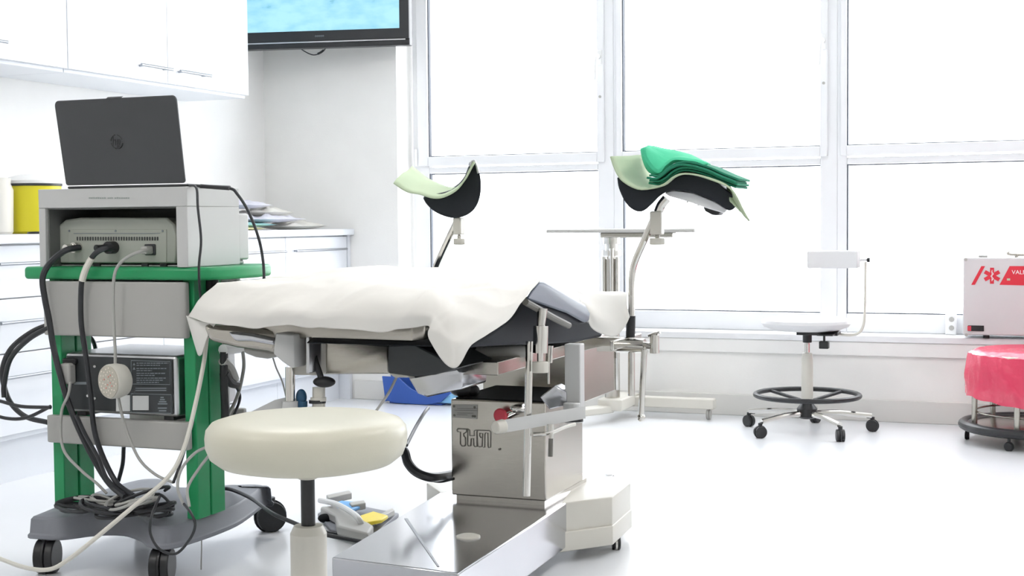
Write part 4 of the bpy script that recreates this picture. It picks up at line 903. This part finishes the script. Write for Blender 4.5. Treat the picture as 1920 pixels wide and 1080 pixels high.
cable('grey cable hanging down past the handpieces', [hp(455,656), hp(457,690), hp(446,740), hp(430,775), hp(416,800)], .005, 'gcable')
cable('black cable hanging past the handpieces', [hp(442,722), hp(450,745), hp(440,775), hp(425,800)], .004)
cable('thin grey wire hanging from the chair bracket behind the support post', [P(511,668,D=3.6), P(518,690,D=3.6), P(530,718,D=3.6), P(540,760,D=3.6)], .0022, 'gcable')
random.seed(11)
def coil(cx_, cy_, r0, n, m, r, label, z0=.172, el=.6, tilt=.25):
    pts = []; a0 = random.uniform(0, 6); ox = oy = 0
    for k in range(n*9):
        if k % 9 == 0: ox, oy, rr_, tl, ta = random.uniform(-.03,.03), random.uniform(-.02,.02), r0*random.uniform(.45,1.1), random.uniform(.0,tilt), random.uniform(0,6)
        a_ = a0+2*PI*k/9*(1 if k < n*5 else 1.07)
        pts.append(V((cx_+ox+rr_*math.cos(a_), cy_+oy+rr_*el*math.sin(a_), z0+r+.004*(k/9)+rr_*tl*(1+math.sin(a_+ta)))))
    b = MB().tube(pts, r, n=7, k=5); return tag(obj('cable_coil', b, m), label, 'cable', 'tangled cables on the trolley base')
coil(-2.43, 3.03, .075, 4, 'cable', .0050, 'black coiled cable on the left of the trolley base')
coil(-2.33, 3.02, .080, 6, 'cable', .0048, 'black coiled cable in the middle of the trolley base', el=.8, tilt=.4)
coil(-2.24, 3.05, .070, 6, 'cable', .0045, 'black coiled cable against the right green post', el=.7, tilt=.5)
coil(-2.25, 3.0, .07, 3, 'gcable', .0040, 'grey coiled cable on top of the black tangle', z0=.20, tilt=.5)
coil(-2.40, 3.04, .06, 2, 'gcable', .0038, 'thin grey coil on the left of the tangle', z0=.195, tilt=.3)
cable('thin grey wire hanging straight from the trolley base to the floor', [P(378,1008,z=.099), P(378,1035,y=P(378,1008,z=.099).y), P(377,1068,y=P(378,1008,z=.099).y)], .0018, 'gcable')
obj('push_grip', MB().ball(P(397,532,D=3.75), .022, (.8,1,1.5)), 'black', TR)

# ================================================================ FLOOR ITEMS
# hose and cords by the column
cable('thick black corrugated hose curving from the floor to the steel column', [P(735,830,D=3.9), P(757,845,D=3.85), P(765,868,D=3.82), P(782,886,D=3.80), P(810,895,D=3.80), P(848,890,y=YC0+.06), P(880,888,y=YC0+.09)], .013, name='hose', cat='hose')
cable('thin black cable under the thick hose', [P(800,899,D=3.9), P(825,903,D=3.9), P(850,898,D=3.9)], .004)
cable('thin black cable slanting up from behind the cream stool', [P(762,835,D=4.4), P(780,800,D=4.6), P(795,775,D=4.7), P(803,765,D=4.8)], .006)
cable('thin grey cord hanging slanted before the blue bin', [P(746,702,D=3.43), P(728,738,D=3.40), P(702,775,D=3.38), P(680,810,D=3.36)], .0035, 'gcable')
# foot pedal
t = thing('foot_pedal', 'grey double foot pedal with a blue and a yellow pad on the floor', 'foot pedal', P(670,985,z=0))
fp = lambda px, py, z=.03: P(px, py, z=z)
def slab(pts, z, h): return MB().prism([fp(px, py, z) for px, py in pts], (0,0,-h))
obj('base_plate', slab([(596,962),(636,940),(748,962),(700,1003),(678,1008),(620,992)], .014, .013), 'greyp', t, bevel=.003)
obj('housing', slab([(600,950),(640,946),(700,985),(690,1000),(632,985),(628,965)], .045, .03), 'lgrey', t, bevel=.006)
obj('blue_pad', slab([(622,944),(640,938),(672,941),(676,948),(652,957),(630,953)], .045, .012), 'bluep', t, bevel=.004)['label'] = 'blue pedal pad'
obj('yellow_pad', slab([(675,966),(700,958),(728,966),(716,974),(686,980),(676,976)], .045, .012), 'yellowp', t, bevel=.004)['label'] = 'yellow pedal pad'
b = MB().tube([fp(600,938,.05), fp(630,945,.06), fp(655,958,.065), fp(672,972,.06), fp(680,990,.03)], .009)
obj('guard', b, 'white', t)['label'] = 'white curved guard bar'
obj('back_wall', MB().prism([fp(612,940,.03), fp(655,931,.03), fp(660,936,.03), fp(616,946,.03)], (0,0,.022)).prism([fp(655,954,.03), fp(684,950,.03), fp(686,955,.03), fp(660,960,.03)], (0,0,.022)).prism([fp(705,985,.02), fp(740,966,.02), fp(736,962,.02), fp(700,980,.02)], (0,0,.018)), 'lgrey', t, bevel=.003)
tag(obj('cable_plug', MB().ball(fp(610,972,.02), .018, (1.4,1,.8)), 'rubber'), 'black plug lying beside the foot pedal', 'plug')
cable('black cable on the floor before the foot pedal', [fp(560,985,.006), fp(615,998,.006), fp(650,1004,.006), fp(672,1008,.006)], .005)
